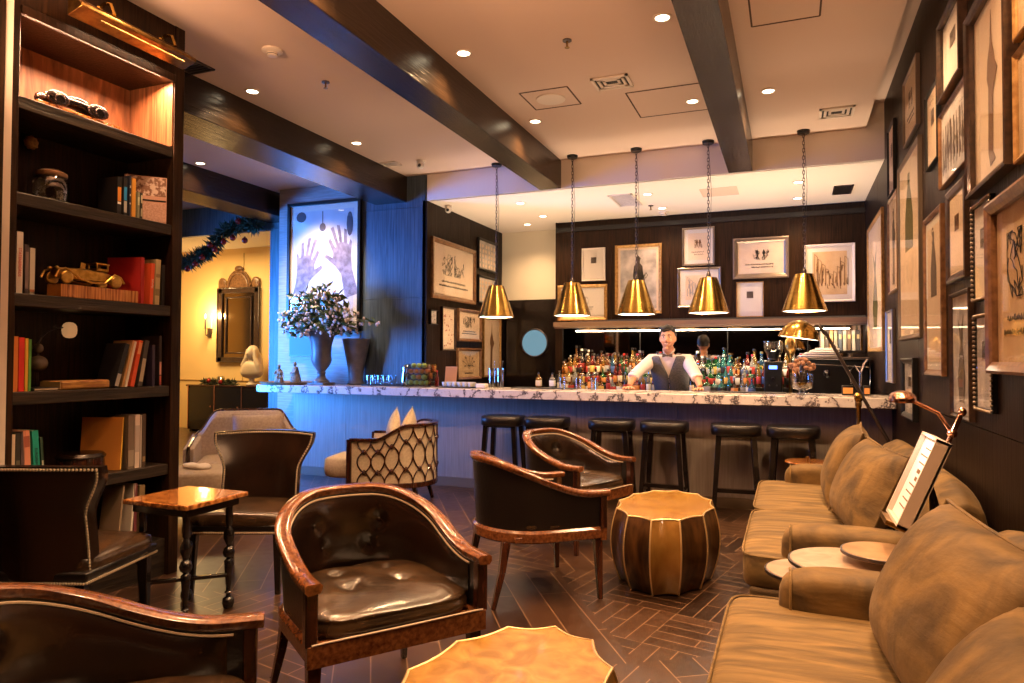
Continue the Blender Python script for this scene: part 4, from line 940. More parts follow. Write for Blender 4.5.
# ------------------------------------------------------------------ framed pictures
def strokes(kind, w, h, rnd, t=.0016):
    """ink marks in the XZ plane centred on 0 as thin raised ribbons, facing -Y"""
    b = MB(); y = 0
    def line(P, wd):
        for p, q in zip(P, P[1:]):
            d = V((q[0]-p[0], 0, q[1]-p[1])); 
            if d.length < 1e-6: continue
            b.bar((p[0], y, p[1]), (q[0], y, q[1]), wd, t, up=(0,1,0)) if False else b.hexa(_rib(p, q, wd, t))
    def _rib(p, q, wd, t):
        d = V((q[0]-p[0], q[1]-p[1])); n = V((-d.y, d.x)).normalized()*wd/2
        c = [(p[0]-n.x, p[1]-n.y), (q[0]-n.x, q[1]-n.y), (q[0]+n.x, q[1]+n.y), (p[0]+n.x, p[1]+n.y)]
        return [(x, 0, z) for x, z in c] + [(x, -t, z) for x, z in c]
    def scrib(cx, cz, ww, hh, n, wd):
        P = [(cx+rnd.uniform(-.5,.5)*ww, cz+rnd.uniform(-.5,.5)*hh)]
        for _ in range(n):
            x, z = P[-1]; P.append((max(cx-ww/2, min(cx+ww/2, x+rnd.uniform(-.3,.3)*ww)), max(cz-hh/2, min(cz+hh/2, z+rnd.uniform(-.3,.3)*hh))))
        line(P, wd)
    def script(cx, cz, ww, hh, wd):
        P = []; n = int(ww/hh*3.2)
        for k in range(n*2): P.append((cx-ww/2+ww*k/(2*n)+rnd.uniform(-.1,.1)*hh, cz+(hh/2 if k % 2 else -hh/2)*rnd.uniform(.2,1)))
        for k in range(0, len(P)-6, 6): line(P[k:k+5], wd)
    m = min(w, h)
    if kind == 'fig':     # standing figure silhouette
        poly = [(-.10,-.45),(-.07,-.1),(-.10,.05),(-.08,.22),(-.03,.27),(-.03,.30),(-.05,.35),(0,.40),(.05,.35),(.03,.30),(.03,.27),(.08,.22),(.10,.05),(.07,-.1),(.09,-.45),(.02,-.45),(.0,-.12),(-.02,-.45)]
        b.prism([(x*h*.9, z*h) for x, z in poly], -t, 0, axis='y')
        scrib(.12*h, .05*h, .14*h, .2*h, 30, m*.012)
    elif kind == 'long':
        b.prism([(x*w*.9, z*h) for x, z in [(-.10,-.36),(-.08,0),(-.13,.06),(-.10,.16),(-.03,.24),(-.0,.42),(.02,.24),(.07,.18),(.10,.12),(.18,.06),(.10,.0),(.05,-.05),(.03,-.36),(.10,-.42),(-.05,-.44)]], -t, 0, axis='y')
    elif kind == 'script':
        for k in range(2): scrib((-.18+.3*k)*w, .12*h, .25*w, .42*h, 90, m*.007)
        scrib(.22*w, .2*h, .05*w, .1*h, 20, m*.01); script(0, -.22*h, .62*w, .05*h, m*.008); script(0, -.31*h, .74*w, .045*h, m*.008)
    elif kind == 'dancers':
        for s in (-1, 1):
            b.prism([(s*.07*w+x*h, .10*h+z*h) for x, z in [(-.03,-.18),(-.02,0),(-.05,.05),(-.03,.12),(0,.17),(.03,.12),(.05,.03),(.02,0),(.05,-.18),(.0,-.04)]], -t, 0, axis='y'); scrib(s*.10*w, .1*h, .16*w, .3*h, 40, m*.01)
        script(0, -.2*h, .66*w, .06*h, m*.010); script(.05*w, -.29*h, .5*w, .05*h, m*.010)
    elif kind == 'small':
        b.hexa(_rib((-.13*w,.14*h),(.13*w,.14*h), .2*h, t)); scrib(0, .14*h, .22*w, .16*h, 30, m*.02)
    elif kind == 'street':
        for k in range(9):
            x = (-.44+.11*k)*w; hh = abs(k-4.3)/4.3*.5*h+.25*h; line([(x,-.3*h),(x,-.3*h+hh),(x+.09*w,-.3*h+hh*.9),(x+.09*w,-.3*h)], m*.012); scrib(x+.05*w, -.3*h+hh*.45, .08*w, hh*.8, 26, m*.008)
        for k in range(10): scrib((-.4+.09*k)*w, -.3*h, .05*w, .12*h, 14, m*.014)
        line([(.30*w,-.3*h),(.31*w,.35*h)], m*.02)
    elif kind == 'plan':
        for k in range(26):
            x, z = rnd.uniform(-.4,.4)*w, rnd.uniform(-.42,.42)*h; b.hexa(_rib((x,z),(x+.06*w,z), .035*h, t))
    elif kind == 'photo':
        for k in range(6):
            for j in range(5): x = (-.42+.165*k)*w; z = (-.4+.18*j)*h; b.sell((x+rnd.uniform(-.02,.02)*w, 0, z), (.05*w, t, .07*h), 1, 1, 10, 6); 
    elif kind == 'bottle':
        b.prism([(x*w, z*h) for x, z in [(-.22,-.02),(-.22,.18),(-.14,.30),(-.06,.38),(-.05,.46),(.05,.46),(.06,.38),(.14,.30),(.22,.18),(.22,-.02)]], -t, 0, axis='y')
    elif kind == 'vase':
        b.prism([(x*w, z*h) for x, z in [(-.12,-.4),(-.20,-.2),(-.10,.0),(-.04,.1),(-.16,.3),(0,.2),(.14,.34),(.05,.1),(.12,0),(.2,-.2),(.12,-.4)]], -t, 0, axis='y')
    elif kind == 'pattern':
        for k in range(9): x = (-.42+.105*k)*w; line([(x,-.38*h),(x+rnd.uniform(-.03,.03)*w,-.05*h),(x,.3*h)], m*.02); scrib(x, .0, .08*w, .6*h, 30, m*.012)
    elif kind == 'flower':
        for k in range(8): a = 2*pi*k/8; line([(0,-.1*h),(.26*w*cos(a), .1*h+.22*h*sin(a))], m*.012); scrib(.26*w*cos(a), .1*h+.22*h*sin(a), .1*w, .1*h, 14, m*.012)
        script(0, -.36*h, .4*w, .04*h, m*.01)
    return b
def picture(label, w, h, facing, pos, frame, fw=.03, fd=.035, paper='paper', kind='fig', ink='ink', matw=0, inner=None, beads=False, group=None, tilt=0):
    """w,h outer size. facing: '-X','+X','-Y'. pos: centre of the back plane on the wall"""
    rz = {'-X': -90, '+X': 90, '-Y': 0}[facing]
    T = thing('framed_picture', label, 'picture', pos, rz, group); T.rotation_euler[1] = radians(tilt)
    b = MB(); prof = [(0, 0), (0, -fd), (fw*.25, -fd-.004), (fw*.7, -fd+.004), (fw, -fd+.014), (fw, -.004)]
    def ring(u, v):
        i, y = prof[int(round(v*5))]; k = int(round(u*4)) % 4; sx, sz = [(-1,-1),(1,-1),(1,1),(-1,1)][k]
        return (sx*(w/2-i), y, sz*(h/2-i))
    b.grid(ring, 4, 6, wu=False)
    b2 = MB(); vs = []
    for k in range(4):
        for (i, y) in prof: sx, sz = [(-1,-1),(1,-1),(1,1),(-1,1)][k]; vs.append((sx*(w/2-i), y, sz*(h/2-i)))
    n = 6; b2.add(vs, [(k*n+j, ((k+1) % 4)*n+j, ((k+1) % 4)*n+j+1, k*n+j+1) for k in range(4) for j in range(n-1)]); b2.box(-w/2+.003, w/2-.003, -.006, 0, -h/2+.003, h/2-.003)
    fr = obj('frame', b2, M[frame] if isinstance(frame, str) else frame, T, smooth=0)
    if beads:
        b = MB(); nb = int(h/.022)
        for k in range(nb):
            for s in (-1, 1): b.sell((s*(w/2-.004), -fd-.003, -h/2+h*(k+.5)/nb), (.0075,.0075,.0075), 1, 1, 8, 5)
        nb = int(w/.022)
        for k in range(nb):
            for s in (-1, 1): b.sell((-w/2+w*(k+.5)/nb, -fd-.003, s*(h/2-.004)), (.0075,.0075,.0075), 1, 1, 8, 5)
        obj('beading', b, M['frame_silver'], fr)
    iw, ih = w-2*fw, h-2*fw
    obj('mount', MB().box(-iw/2, iw/2, -.012, -.006, -ih/2, ih/2), M[inner or paper], T)
    pw, ph = iw-2*matw, ih-2*matw
    if matw: obj('print', MB().box(-pw/2, pw/2, -.0135, -.012, -ph/2, ph/2), M[paper], T)
    if kind:
        d = strokes(kind, pw, ph, RND); d.xf(Matrix.Translation((0, -.0137, 0))); obj('drawing', d, M[ink], T)
    obj('glass', MB().box(-iw/2, iw/2, -.0195, -.018, -ih/2, ih/2), M['pane'], T)
    return T
def wallR(label, y0, y1, z0, z1, **k):
    k['fw'] = k.get('fw', .03)*.72; k['fd'] = k.get('fd', .035)*.7
    return picture(label, y1-y0, z1-z0, '-X', (XR-.001, (y0+y1)/2, (z0+z1)/2), **k)
G = None
wallR('tall pale gold frame at the bar end of the right wall, with a vase print', 7.58, 8.93, 1.53, 2.93, frame='gold_frame', fw=.06, paper='paper', kind='vase', ink='ink_green', matw=.08)
wallR('narrow black frame high on the right wall, nearest the bar ceiling', 6.69, 7.09, 2.90, 3.51, frame='black', fw=.03, kind='small', paper='paper', ink='ink_soft')
wallR('narrow gilt frame below the high black one, left of the tall bottle print', 6.52, 7.12, 2.03, 2.87, frame='frame_brown', fw=.04, kind='fig', ink='ink_soft')
wallR('very tall pale frame with a green bottle print, middle of the right wall', 5.47, 6.47, 1.60, 3.0, frame='frame_silver', fw=.05, kind='bottle', ink='ink_green', matw=.06)
wallR('silver-edged frame high on the right wall with a small plate sketch', 5.52, 6.14, 3.09, 3.59, frame='frame_silver', fw=.03, kind='dancers', ink='ink_soft', matw=.03)
wallR('narrow black frame with a pale print, high on the right wall', 4.81, 5.20, 2.67, 3.15, frame='black', fw=.02, kind='small', ink='ink_soft')
wallR('thick dark frame touching the top edge, with a small square sketch on white', 4.13, 4.69, 2.94, 3.39, frame='frame_dark', fw=.03, fd=.06, kind='small', paper='paper_white', ink='ink_soft')
wallR('brown frame with a grey striped woodland-like print, below the small square sketch', 4.06, 4.76, 2.45, 2.89, frame='frame_brown', fw=.03, kind='pattern', paper='paper_grey', ink='ink_soft')
wallR('tall dark frame with a long dark pink silhouette figure, upper right wall', 3.30, 3.98, 2.23, 3.11, frame='frame_dark', fw=.05, fd=.07, kind='long', paper='paper', ink='ink_sepia')
wallR('gold-edged frame on the upper right edge of the photo, with a plain yellow print', 2.72, 3.28, 2.22, 2.655, frame='gold_frame', fw=.035, kind='small', paper='paper_tan', ink='ink_sepia')
wallR('frame cut by the top right corner, its gilt lower edge just visible', 2.70, 3.27, 2.70, 3.2, frame='gold_frame', fw=.035, kind=None, paper='paper_tan')
fs_ = wallR('tall brown wooden frame with a bottle print under a letter S', 4.73, 5.31, 1.35, 2.37, frame='frame_brown', fw=.05, kind='bottle', ink='ink_soft', matw=.05, inner='paper_white')
text_geo('S', .15, M['ink_soft'], fs_, (-.02, -.0145, .36), (90, 0, 0))
wallR('dark carved frame with a gold inner edge, above the tall beaded-side picture', 4.13, 4.59, 1.87, 2.39, frame='frame_dark', fw=.07, kind='small', ink='ink_sepia', beads=False)
wallR('beaded narrow frame, upper of the two beside the large brown-framed drawing', 3.655, 3.99, 1.73, 2.19, frame='black', fw=.02, kind='small', paper='paper_white', ink='ink_soft', beads=True, fd=.03)
wallR('beaded narrow frame, lower of the two beside the large brown-framed drawing', 3.655, 3.97, 1.21, 1.66, frame='black', fw=.02, kind='small', paper='paper_grey', ink='ink_soft', beads=True, fd=.03)
wallR('large wide brown frame with a line drawing and handwriting, at the right edge', 2.74, 3.635, 1.39, 2.13, frame='frame_brown', fw=.07, fd=.07, kind='script', ink='ink', paper='paper_tan')
wallR('narrow dark wooden frame with a wine glass print, left of the lower beaded frame', 4.06, 4.51, 1.14, 1.81, frame='frame_dark', fw=.03, kind='vase', paper='paper_grey', ink='ink_soft')
wallR('black box frame low on the right wall above the brass lamp head', 5.72, 6.30, 1.0, 1.46, frame='black', fw=.06, fd=.05, kind='small', paper='paper_grey', ink='ink_soft')
wallR('narrow grey-edged frame just above the bar counter end', 6.86, 7.30, 1.24, 1.89, frame='frame_silver', fw=.02, kind='small', paper='paper_white', ink='ink_soft')
def wallB(label, x0, x1, z0, z1, **k): return picture(label, x1-x0, z1-z0, '-Y', ((x0+x1)/2, YB-.021, (z0+z1)/2), **k)
wallB('plain white frame with a small grey square print, above the second brass pendant', -2.69, -2.36, 2.52, 2.975, frame='paper_white', fw=.02, kind='small', paper='paper_white', ink='ink_soft')
wallB('gold frame behind the second brass pendant, showing a small dark figure', -3.04, -2.33, 1.97, 2.47, frame='gold_frame', fw=.045, kind='dancers', paper='paper_white', ink='ink', matw=.05)
wallB('large gold frame with a painting of a dark suited figure, behind the third pendant', -2.22, -1.59, 2.05, 2.99, frame='gold_frame', fw=.04, kind='fig', paper='paper_grey', ink='ink', matw=.03, inner='paper')
wallB('white frame with black inner line and a sepia group scene, top of a pair', -1.32, -.905, 2.665, 3.17, frame='frame_silver', fw=.025, kind='dancers', paper='paper', ink='ink_sepia', matw=.05, inner='paper_white')
wallB('wide white frame with a sketch of small houses, behind the fourth pendant', -1.38, -.83, 2.12, 2.64, frame='frame_silver', fw=.03, kind='street', paper='paper', ink='ink_blue', matw=.07, inner='paper_white')
wallB('bronze frame with two leaping figures and handwriting below', -.68, -.01, 2.47, 2.99, frame='frame_silver', fw=.06, kind='dancers', paper='paper', ink='ink', matw=.0)
wallB('plain pale frame with a tiny picture near its top, below the leaping figures', -.64, -.31, 1.98, 2.43, frame='gold_frame', fw=.012, kind='small', paper='paper_white', ink='ink_soft')
wallB('white-mounted sepia street scene at the right end of the back wall', .17, .735, 2.15, 2.86, frame='paper_white', fw=.03, kind='street', paper='paper_tan', ink='ink_sepia', matw=.06, inner='paper_white')
def wallS(label, y0, y1, z0, z1, **k): return picture(label, y1-y0, z1-z0, '+X', (-4.119, (y0+y1)/2, (z0+z1)/2), **k)
wallS('large brown frame with scratchy ink drawing and handwriting, beside the blue panel', 7.60, 8.87, 2.19, 2.95, frame='frame_brown', fw=.06, kind='script', paper='paper', ink='ink')
wallS('upper of two small grey group photographs beside the first pendant chain', 8.97, 9.66, 2.71, 3.16, frame='black', fw=.03, kind='photo', paper='paper_grey', ink='paper')
wallS('lower of two small grey group photographs, behind the first brass pendant', 8.97, 9.66, 2.23, 2.63, frame='black', fw=.03, kind='photo', paper='paper_grey', ink='paper_tan')
wallS('tiny pale framed card next to the blue panel', 7.56, 7.75, 1.86, 2.04, frame='black', fw=.012, kind='plan', paper='paper_white', ink='ink_soft')
wallS('narrow framed chart with rows of red print, beside the tiny card', 7.87, 8.25, 1.54, 2.10, frame='frame_dark', fw=.02, kind='plan', paper='paper', ink='lip')
wallS('brown frame with a pen sketch, upper of the pair below the large drawing', 8.34, 9.08, 1.67, 2.11, frame='frame_brown', fw=.04, kind='script', paper='paper', ink='ink')
wallS('brown frame with a sketch of flowers, lower of the pair by the counter', 8.32, 9.08, 1.15, 1.58, frame='frame_brown', fw=.04, kind='flower', paper='paper_tan', ink='ink')
wallS('tall narrow gilt frame with a dark slender figure, beside the round-window door', 9.16, 9.80, 1.17, 2.06, frame='gold_frame', fw=.03, kind='long', paper='paper', ink='ink_sepia')

# big hands photograph on the column
T = thing('framed_photograph', 'large framed photograph of two hands on a pale torso, on the stone column', 'picture', (-5.62, YS-.001, 2.63), 0)
w, h = 1.14, 1.70
b = MB(); 
for (x0, x1, z0, z1) in ((-w/2, w/2, h/2-.045, h/2), (-w/2, w/2, -h/2, -h/2+.045), (-w/2, -w/2+.04, -h/2, h/2), (w/2-.04, w/2, -h/2, h/2)): b.box(x0, x1, -.05, 0, z0, z1)
obj('frame', b, M['black'], T, bevel=.003); obj('mount', MB().box(-w/2+.04, w/2-.04, -.02, -.001, -h/2+.04, h/2-.04), M['paper_white'], T)
pw, ph = w-.22, h-.24
obj('photo', MB().box(-pw/2, pw/2, -.0215, -.02, -ph/2, ph/2), mat('photo_pale', (.72,.68,.70), .5, c2=(.50,.44,.48), sc=(2.2,1,1.4), lo=.4, hi=.8), T)
HP = [(-.09,-.62),(-.085,-.28),(-.12,-.10),(-.17,.05),(-.16,.09),(-.12,.03),(-.10,.05),(-.14,.22),(-.11,.25),(-.055,.08),(-.04,.09),(-.06,.31),(-.02,.33),(.0,.10),(.015,.10),(.03,.33),(.075,.32),(.055,.07),(.07,.05),(.11,.20),(.15,.18),(.12,.0),(.14,-.06),(.22,.02),(.25,-.01),(.13,-.18),(.08,-.30),(.10,-.62)]
def hand(mir, m):
    b = MB(); b.prism([(mir*x*1.1, z) for x, z in (HP if mir > 0 else HP[::-1])], -.0225, -.0217, axis='y')
    return b
lamp('SPOT', (-5.62, 6.35, 3.62), 330, (1,.74,.52), .05, (40,0,0), 62, .8, name='print_fill_spot')  # added spot without a fixture, keeps the print warm against the blue daylight
for s, dx, dz, nm in ((1, -.27, -.16, 'left_hand'), (-1, .27, -.02, 'right_hand')):
    b = hand(s, 0); b.xf(Matrix.Translation((dx, -.0, dz+.22)) @ Matrix.Rotation(radians(s*16), 4, 'Y') @ Matrix.Diagonal((.98, 1, 1.0, 1))); b.v = [p for p in b.v]; o_ = obj('printed_hand', b, mat('hand_print', (.14,.10,.12), .5, c2=(.32,.25,.28), sc=(14,14,14)), T, smooth=80)
b = MB(); 
for (x, z, rx, rz_) in ((-.36,.66,.08,.07), (.40,.53,.05,.16)): b.sell((x, -.0235, z), (rx, .002, rz_), 1, 1, 16, 6)
obj('printed_hair', b, mat('hair_print', (.10,.07,.08), .5), T)
b = MB(); b.tube([(-.02,-.024,.72),(-.02,-.024,.55)], .008, 6); b.v = [(x, -.0235+(y+.024)*.15, z) for x, y, z in b.v]
b.sell((-.02,-.0235,.51), (.05,.002,.055), 1, 1, 16, 6); obj('printed_pendant', b, M['ink_soft'], T)
obj('glass', MB().box(-w/2+.04, w/2-.04, -.032, -.030, -h/2+.04, h/2-.04), M['pane'], T)

# ------------------------------------------------------------------ pendants
def chain(z0, z1, n=None):
    b = MB(); n = int((z1-z0)/.036)
    for k in range(n):
        z = z0+(z1-z0)*(k+.5)/n; P = []
        for i in range(8):
            a = 2*pi*i/8; x = .0105*cos(a); zz = .025*sin(a); P.append((x, 0, z+zz) if k % 2 else (0, x, z+zz))
        b.tube(P, .003, 5, closed=True)
    return b
def pendant(label, x, y, z, ztop=CZ):
    T = thing('pendant_lamp', label, 'lamp', (x, y, z), 0, 'brass pendants over the bar')
    prof = [(.085,.36),(.088,.345),(.105,.30),(.205,.012),(.208,0),(.202,0),(.198,.014),(.10,.295),(.08,.34),(0,.345)]
    b = MB(); b.lathe([(.0,.365),(.085,.362),(.09,.35),(.105,.31),(.205,.012),(.21,.0)], 48, cap=False); 
    sh = obj('shade', b, M['brass'], T, smooth=40); m = sh.modifiers.new('t', 'SOLIDIFY'); m.thickness = .005; m.offset = -1
    b = MB(); b.lathe([(.195,.03),(.10,.30),(0,.33)], 40, cap=False); obj('lining', b, M['white'], T)
    b = MB(); b.lathe([(0,.004),(.196,.004)], 40); obj('diffuser', b, M['light_pend'], T)
    b = MB(); b.lathe([(.022,.36),(.022,.40),(.012,.415),(.012,.43)], 16); obj('cap', b, M['pewter'], T)
    b = chain(.43, ztop-z-.03); b.tube([(.012,0,.43),(.02,.01,(ztop-z)*.5),(.03,0,(ztop-z)*.7),(.004,0,ztop-z-.03)], .0025, 5); obj('chain', b, M['pewter'], T)
    b = MB(); b.lathe([(.0,ztop-z-.03),(.055,ztop-z-.03),(.06,ztop-z-.015),(.06,ztop-z-.001)], 28); obj('ceiling_rose', b, M['black'], T)
    return T
for x, l in ((-3.14,'leftmost brass cone pendant over the bar, in front of the side wall pictures'), (-2.23,'second brass cone pendant from the left, before the gold frame'), (-1.52,'third brass cone pendant, above the bartender on his left in view'),
             (-.775,'fourth brass cone pendant, before the sketch of houses'), (.13,'rightmost brass cone pendant over the bar, above the dome lamp')):
    pendant(l.replace('above the bartender on his left in view', 'before the painting of the suited figure'), x, 7.37, 1.915)

# ------------------------------------------------------------------ mirror and back bar
T = thing('bar_mirror', 'long mirror panel under the ledge behind the bottles', 'mirror', (-1.1, YB-.022, 1.2))
obj('mirror_glass', MB().box(-1.87, XR+1.1-.0, -.01, 0, .0, .66), M['mirror'], T)
for x in (-1.87, -.78, .35, 1.3): obj('joint', MB().box(x-.006, x+.006, -.014, -.008, 0, .66), M['black'], T)
o = obj('back_bar', MB().box(-3.05, XR-.01, 8.72, YB-.03, 0, .96).box(-3.05, XR-.01, 8.70, YB-.03, .96, 1.0), M['black_wood'], bevel=.004); tag(o, 'black back counter carrying the bottles behind the bar', 'counter')
o = obj('bottle_steps', MB().box(-3.0, .30, 8.98, 9.37, 1.0, 1.10).box(-3.0, .30, 9.14, 9.37, 1.10, 1.22), M['black'], bevel=.003); tag(o, 'stepped black riser under the rows of bottles', 'riser')
lamp('AREA', (-1.1, 8.95, 1.84), 40, (1,.74,.45), 3.6, (0,0,0), sy=.06, name='bottle_lamp').rotation_euler = (radians(12), 0, 0)
# bottles -- every one its own glass, label and cap combination
GL = {'amber': (.32,.10,.012), 'clear': (.62,.60,.52), 'green': (.03,.22,.05), 'dark brown': (.05,.018,.008), 'blue': (.04,.20,.45), 'golden': (.62,.33,.05), 'red': (.40,.03,.02), 'turquoise': (.10,.50,.45)}
LB = {'white': (.82,.78,.70), 'black': (.015,.013,.012), 'yellow': (.70,.48,.12), 'red': (.42,.04,.03), 'cream': (.74,.62,.42), 'orange': (.70,.28,.07), 'grey': (.34,.32,.30), 'blue': (.06,.10,.26)}
CP = {'gold': ((.60,.38,.10), 1), 'black': ((.015,.015,.015), 0), 'silver': ((.55,.53,.5), 1), 'red': ((.50,.03,.03), 0), 'white': ((.7,.68,.62), 0)}
GM = {k: mat('bottle_'+k.replace(' ', '_'), c, .06, 0, spec=.8, trans=.75, coat=.5) for k, c in GL.items()}
LM = {k: mat('label_'+k, c, .5) for k, c in LB.items()}; CM = {k: mat('cap_'+k, c, .3, m_) for k, (c, m_) in CP.items()}
SHP = {'tall': ([(.0,0),(.034,0),(.037,.006),(.037,.19),(.030,.215),(.014,.245),(.012,.30),(.0145,.302),(.0145,.31),(0,.31)], .05, .15, .037, .31),
       'square': ([(.0,0),(.044,0),(.046,.006),(.046,.155),(.036,.175),(.014,.19),(.013,.23),(.016,.232),(.016,.24),(0,.24)], .03, .13, .046, .24),
       'round': ([(.0,0),(.045,0),(.052,.02),(.054,.09),(.045,.15),(.02,.185),(.013,.21),(.013,.26),(.016,.262),(.016,.27),(0,.27)], .04, .12, .0545, .27),
       'slim': ([(.0,0),(.027,0),(.030,.008),(.031,.2),(.020,.25),(.011,.27),(.011,.33),(.014,.332),(.014,.34),(0,.34)], .05, .15, .0315, .34)}
SM = {}
def bottle_mesh(kind):
    prof, z0, z1, r, H = SHP[kind]; sq = kind == 'square'
    f = (lambda a, q: 1/max(abs(cos(a+pi/16*0)), abs(sin(a)))**.8 if q < .72 else 1) if sq else None
    g = MB().lathe(prof, 16, fn=f); lb = MB().lathe([(r*1.0+.001,z0),(r+.0018,z0+.002),(r+.0018,z1-.002),(r+.001,z1)], 16, fn=(lambda a, q: 1/max(abs(cos(a)), abs(sin(a)))**.8) if sq else None, cap=False)
    cp = MB().lathe([(.0,H-.002),(.017,H-.002),(.0175,H),(.0165,H+.024),(.0,H+.026)], 12)
    return g, lb, cp
def mk(name, mb, smooth=40):
    o = obj(name, mb, M['black'], None, smooth=smooth); me = o.data; bpy.data.objects.remove(o); return me
BM = {k: [mk('bottle_'+k, m_) for m_ in bottle_mesh(k)] for k in SHP}
def bottle(label, loc, kind, g, l, c, s=1, rz=0):
    T = thing('bottle', label, 'bottle', loc, rz, 'bottles behind the bar'); T.scale = (s, s, s)
    for nm, me, m_ in zip(('glass_body', 'paper_label', 'cap'), BM[kind], (GM[g], LM[l], CM[c])):
        key = (me.name, m_.name)
        if key not in SM: k2 = me.copy(); k2.materials.clear(); k2.materials.append(m_); SM[key] = k2
        o = bpy.data.objects.new(nm, SM[key]); col.objects.link(o); o.parent = T
    return T
combos = [(g, l, c, k) for g in GL for l in LB for c in CP for k in SHP]
RB = random.Random(5); RB.shuffle(combos)
used = set(); ci = 0
SZN = {'tall': 'tall', 'square': 'square', 'round': 'round-bellied', 'slim': 'slim tall'}
def next_combo(pref=None):
    global ci
    for (g, l, c, k) in combos:
        if (g, l, c, k) in used or (pref and g not in pref): continue
        used.add((g, l, c, k)); return g, l, c, k
rows = [('front row', 8.83, 1.0, .80), ('second row', 9.05, 1.10, .84), ('third row', 9.19, 1.22, .84), ('back row', 9.275, 1.22, 1.05)]
for (rn, y, z, s) in rows:
    x = -2.88 + RB.uniform(0, .04)
    while x < {'front row': -.34, 'second row': -.02}.get(rn, .2):
        side = 'left of the bartender' if x < -1.55 else ('behind the bartender' if x < -1.25 else 'right of the bartender')
        pref = ['green'] if -1.03 < x < -.88 else (['clear', 'turquoise'] if -.88 < x < -.66 else (['green'] if RB.random() < .08 else (['amber','golden','clear','dark brown'] if RB.random() < .85 else ['red','blue','clear'])))
        g, l, c, k = next_combo(pref)
        sc_ = s*RB.uniform(.86, 1.08)
        if not (rn != 'front row' and -1.45 < x < -1.12): bottle('%s %s bottle, %s label, %s cap, %s %s' % (SZN[k], g, l, c, rn, side), (x, y+RB.uniform(-.02,.02), z), k, g, l, c, sc_, RB.uniform(-15, 15))
        x += {'tall': .080, 'square': .098, 'round': .112, 'slim': .068}[k]*sc_ + RB.uniform(.0, .012)

for wx, wl in ((-2.95, 1.9), (-.05, 1.5)): lamp('AREA', (wx, 7.95, .96), 38, (1,.72,.46), wl, (180,0,0), sy=.12, name='bar_ceiling_fill').data.spread = radians(130)  # added unseen lamps behind the counter, throwing light up to the bar ceiling
# glasses and small jugs in the near left corner of the back counter (on the bar)
def tumbler(label, loc, r=.03, h=.09, group=None, m='clear_glass'):
    T = thing('drinking_glass', label, 'glass', loc, 0, group); b = MB(); b.lathe([(0,.004),(r*.8,.002),(r*.85,0),(r,h),(r-.003,h),(r*.8,.012),(0,.012)], 20); obj('body', b, M[m], T, smooth=60); return T
CT = 1.111
o = obj('serving_mat', MB().box(-.36,.36,-.10,.10,0,.008), M['black_matte'], loc=(-.40, 7.36, CT), bevel=.002); tag(o, 'long black rubber bar mat on the counter right of the bartender', 'mat')
o = obj('serving_mat', MB().box(-.36,.36,-.10,.10,0,.008), M['black_matte'], loc=(-2.55, 7.36, CT), bevel=.002); tag(o, 'long black rubber bar mat on the counter left of the bartender', 'mat')
T = thing('glass_tray', 'dark flat tray carrying small clear glasses, left on the counter', 'tray', (-4.52, 7.25, CT)); obj('body', MB().box(-.28,.30,-.11,.11,0,.01).box(-.28,.30,-.11,-.10,.01,.02).box(-.28,.30,.10,.11,.01,.02), M['black'], T, bevel=.002)
for i in range(5):
    for j in range(2): tumbler('small clear tumbler among those on the dark tray on the counter', (-4.74+.075*i, 7.21+.08*j, CT+.011), .032, .11, 'clear tumblers on the tray')
T = thing('cocktail_shaker', 'shiny silver cocktail pitcher beside the tumblers', 'pitcher', (-4.26, 7.25, CT+.011))
b = MB(); b.lathe([(0,0),(.045,0),(.05,.02),(.042,.12),(.03,.17),(.036,.20),(.03,.225),(.012,.24),(0,.245)], 24); obj('body', b, M['chrome'], T, smooth=50)
b = MB(); b.tube([(.04,0,.17),(.09,0,.16),(.09,0,.08),(.045,0,.05)], .007, 8); obj('handle', b, M['chrome'], T)
T = thing('glass_cylinder', 'square clear glass vase filled with apples on the counter', 'vase', (-4.02, 7.2, CT))
b = MB()
for (x0,x1,y0,y1) in ((-.15,.15,-.10,-.095),(-.15,.15,.095,.10),(-.15,-.145,-.10,.10),(.145,.15,-.10,.10)): b.box(x0,x1,y0,y1,0,.26)
b.box(-.15,.15,-.10,.10,0,.008); obj('body', b, M['clear_glass'], T)
ag = mat('apple_green', (.42,.60,.10), .3, c2=(.58,.68,.18), sc=(20,20,20)); ar_ = mat('apple_red', (.75,.13,.04), .3, c2=(.85,.42,.10), sc=(14,14,14)); RA = random.Random(3)
pos_a = []
for k in range(4):
    n = [4,3,4,3][k]
    for i in range(n): pos_a.append((-.105+.07*i + (.035 if n == 3 else 0), -.05, .046+.066*k, k in (2,) or (k == 1 and i == 1)))
for (x, y, z, red) in pos_a:
    T = thing('apple', ('red-orange apple' if red else 'green apple')+' stacked inside the square glass vase', 'apple', (-4.02+x, 7.2+y, CT+z), RA.uniform(0, 90), 'red apples in the vase' if red else 'green apples in the vase')
    b = MB(); b.sell((0,0,0), (.034,.034,.031), 1, 1, 14, 8, fn=lambda p: (p[0], p[1], p[2]-.007*math.exp(-(p[0]**2+p[1]**2)/.0001)*(1 if p[2] > 0 else -1))); obj('flesh', b, ar_ if red else ag, T, smooth=80)
    b = MB(); b.tube([(0,0,.022),(.003,0,.036)], .0015, 5); obj('stem', b, M['twig'], T)
o = obj('menu_card', MB().box(-.07,.07,-.004,.004,0,.24), mat('pink_card', (.60,.34,.28), .5), loc=(-3.69, 7.3, CT), bevel=.001); o.rotation_euler = (radians(-14), 0, radians(10)); tag(o, 'pinkish menu card standing between apples and white cups', 'card')
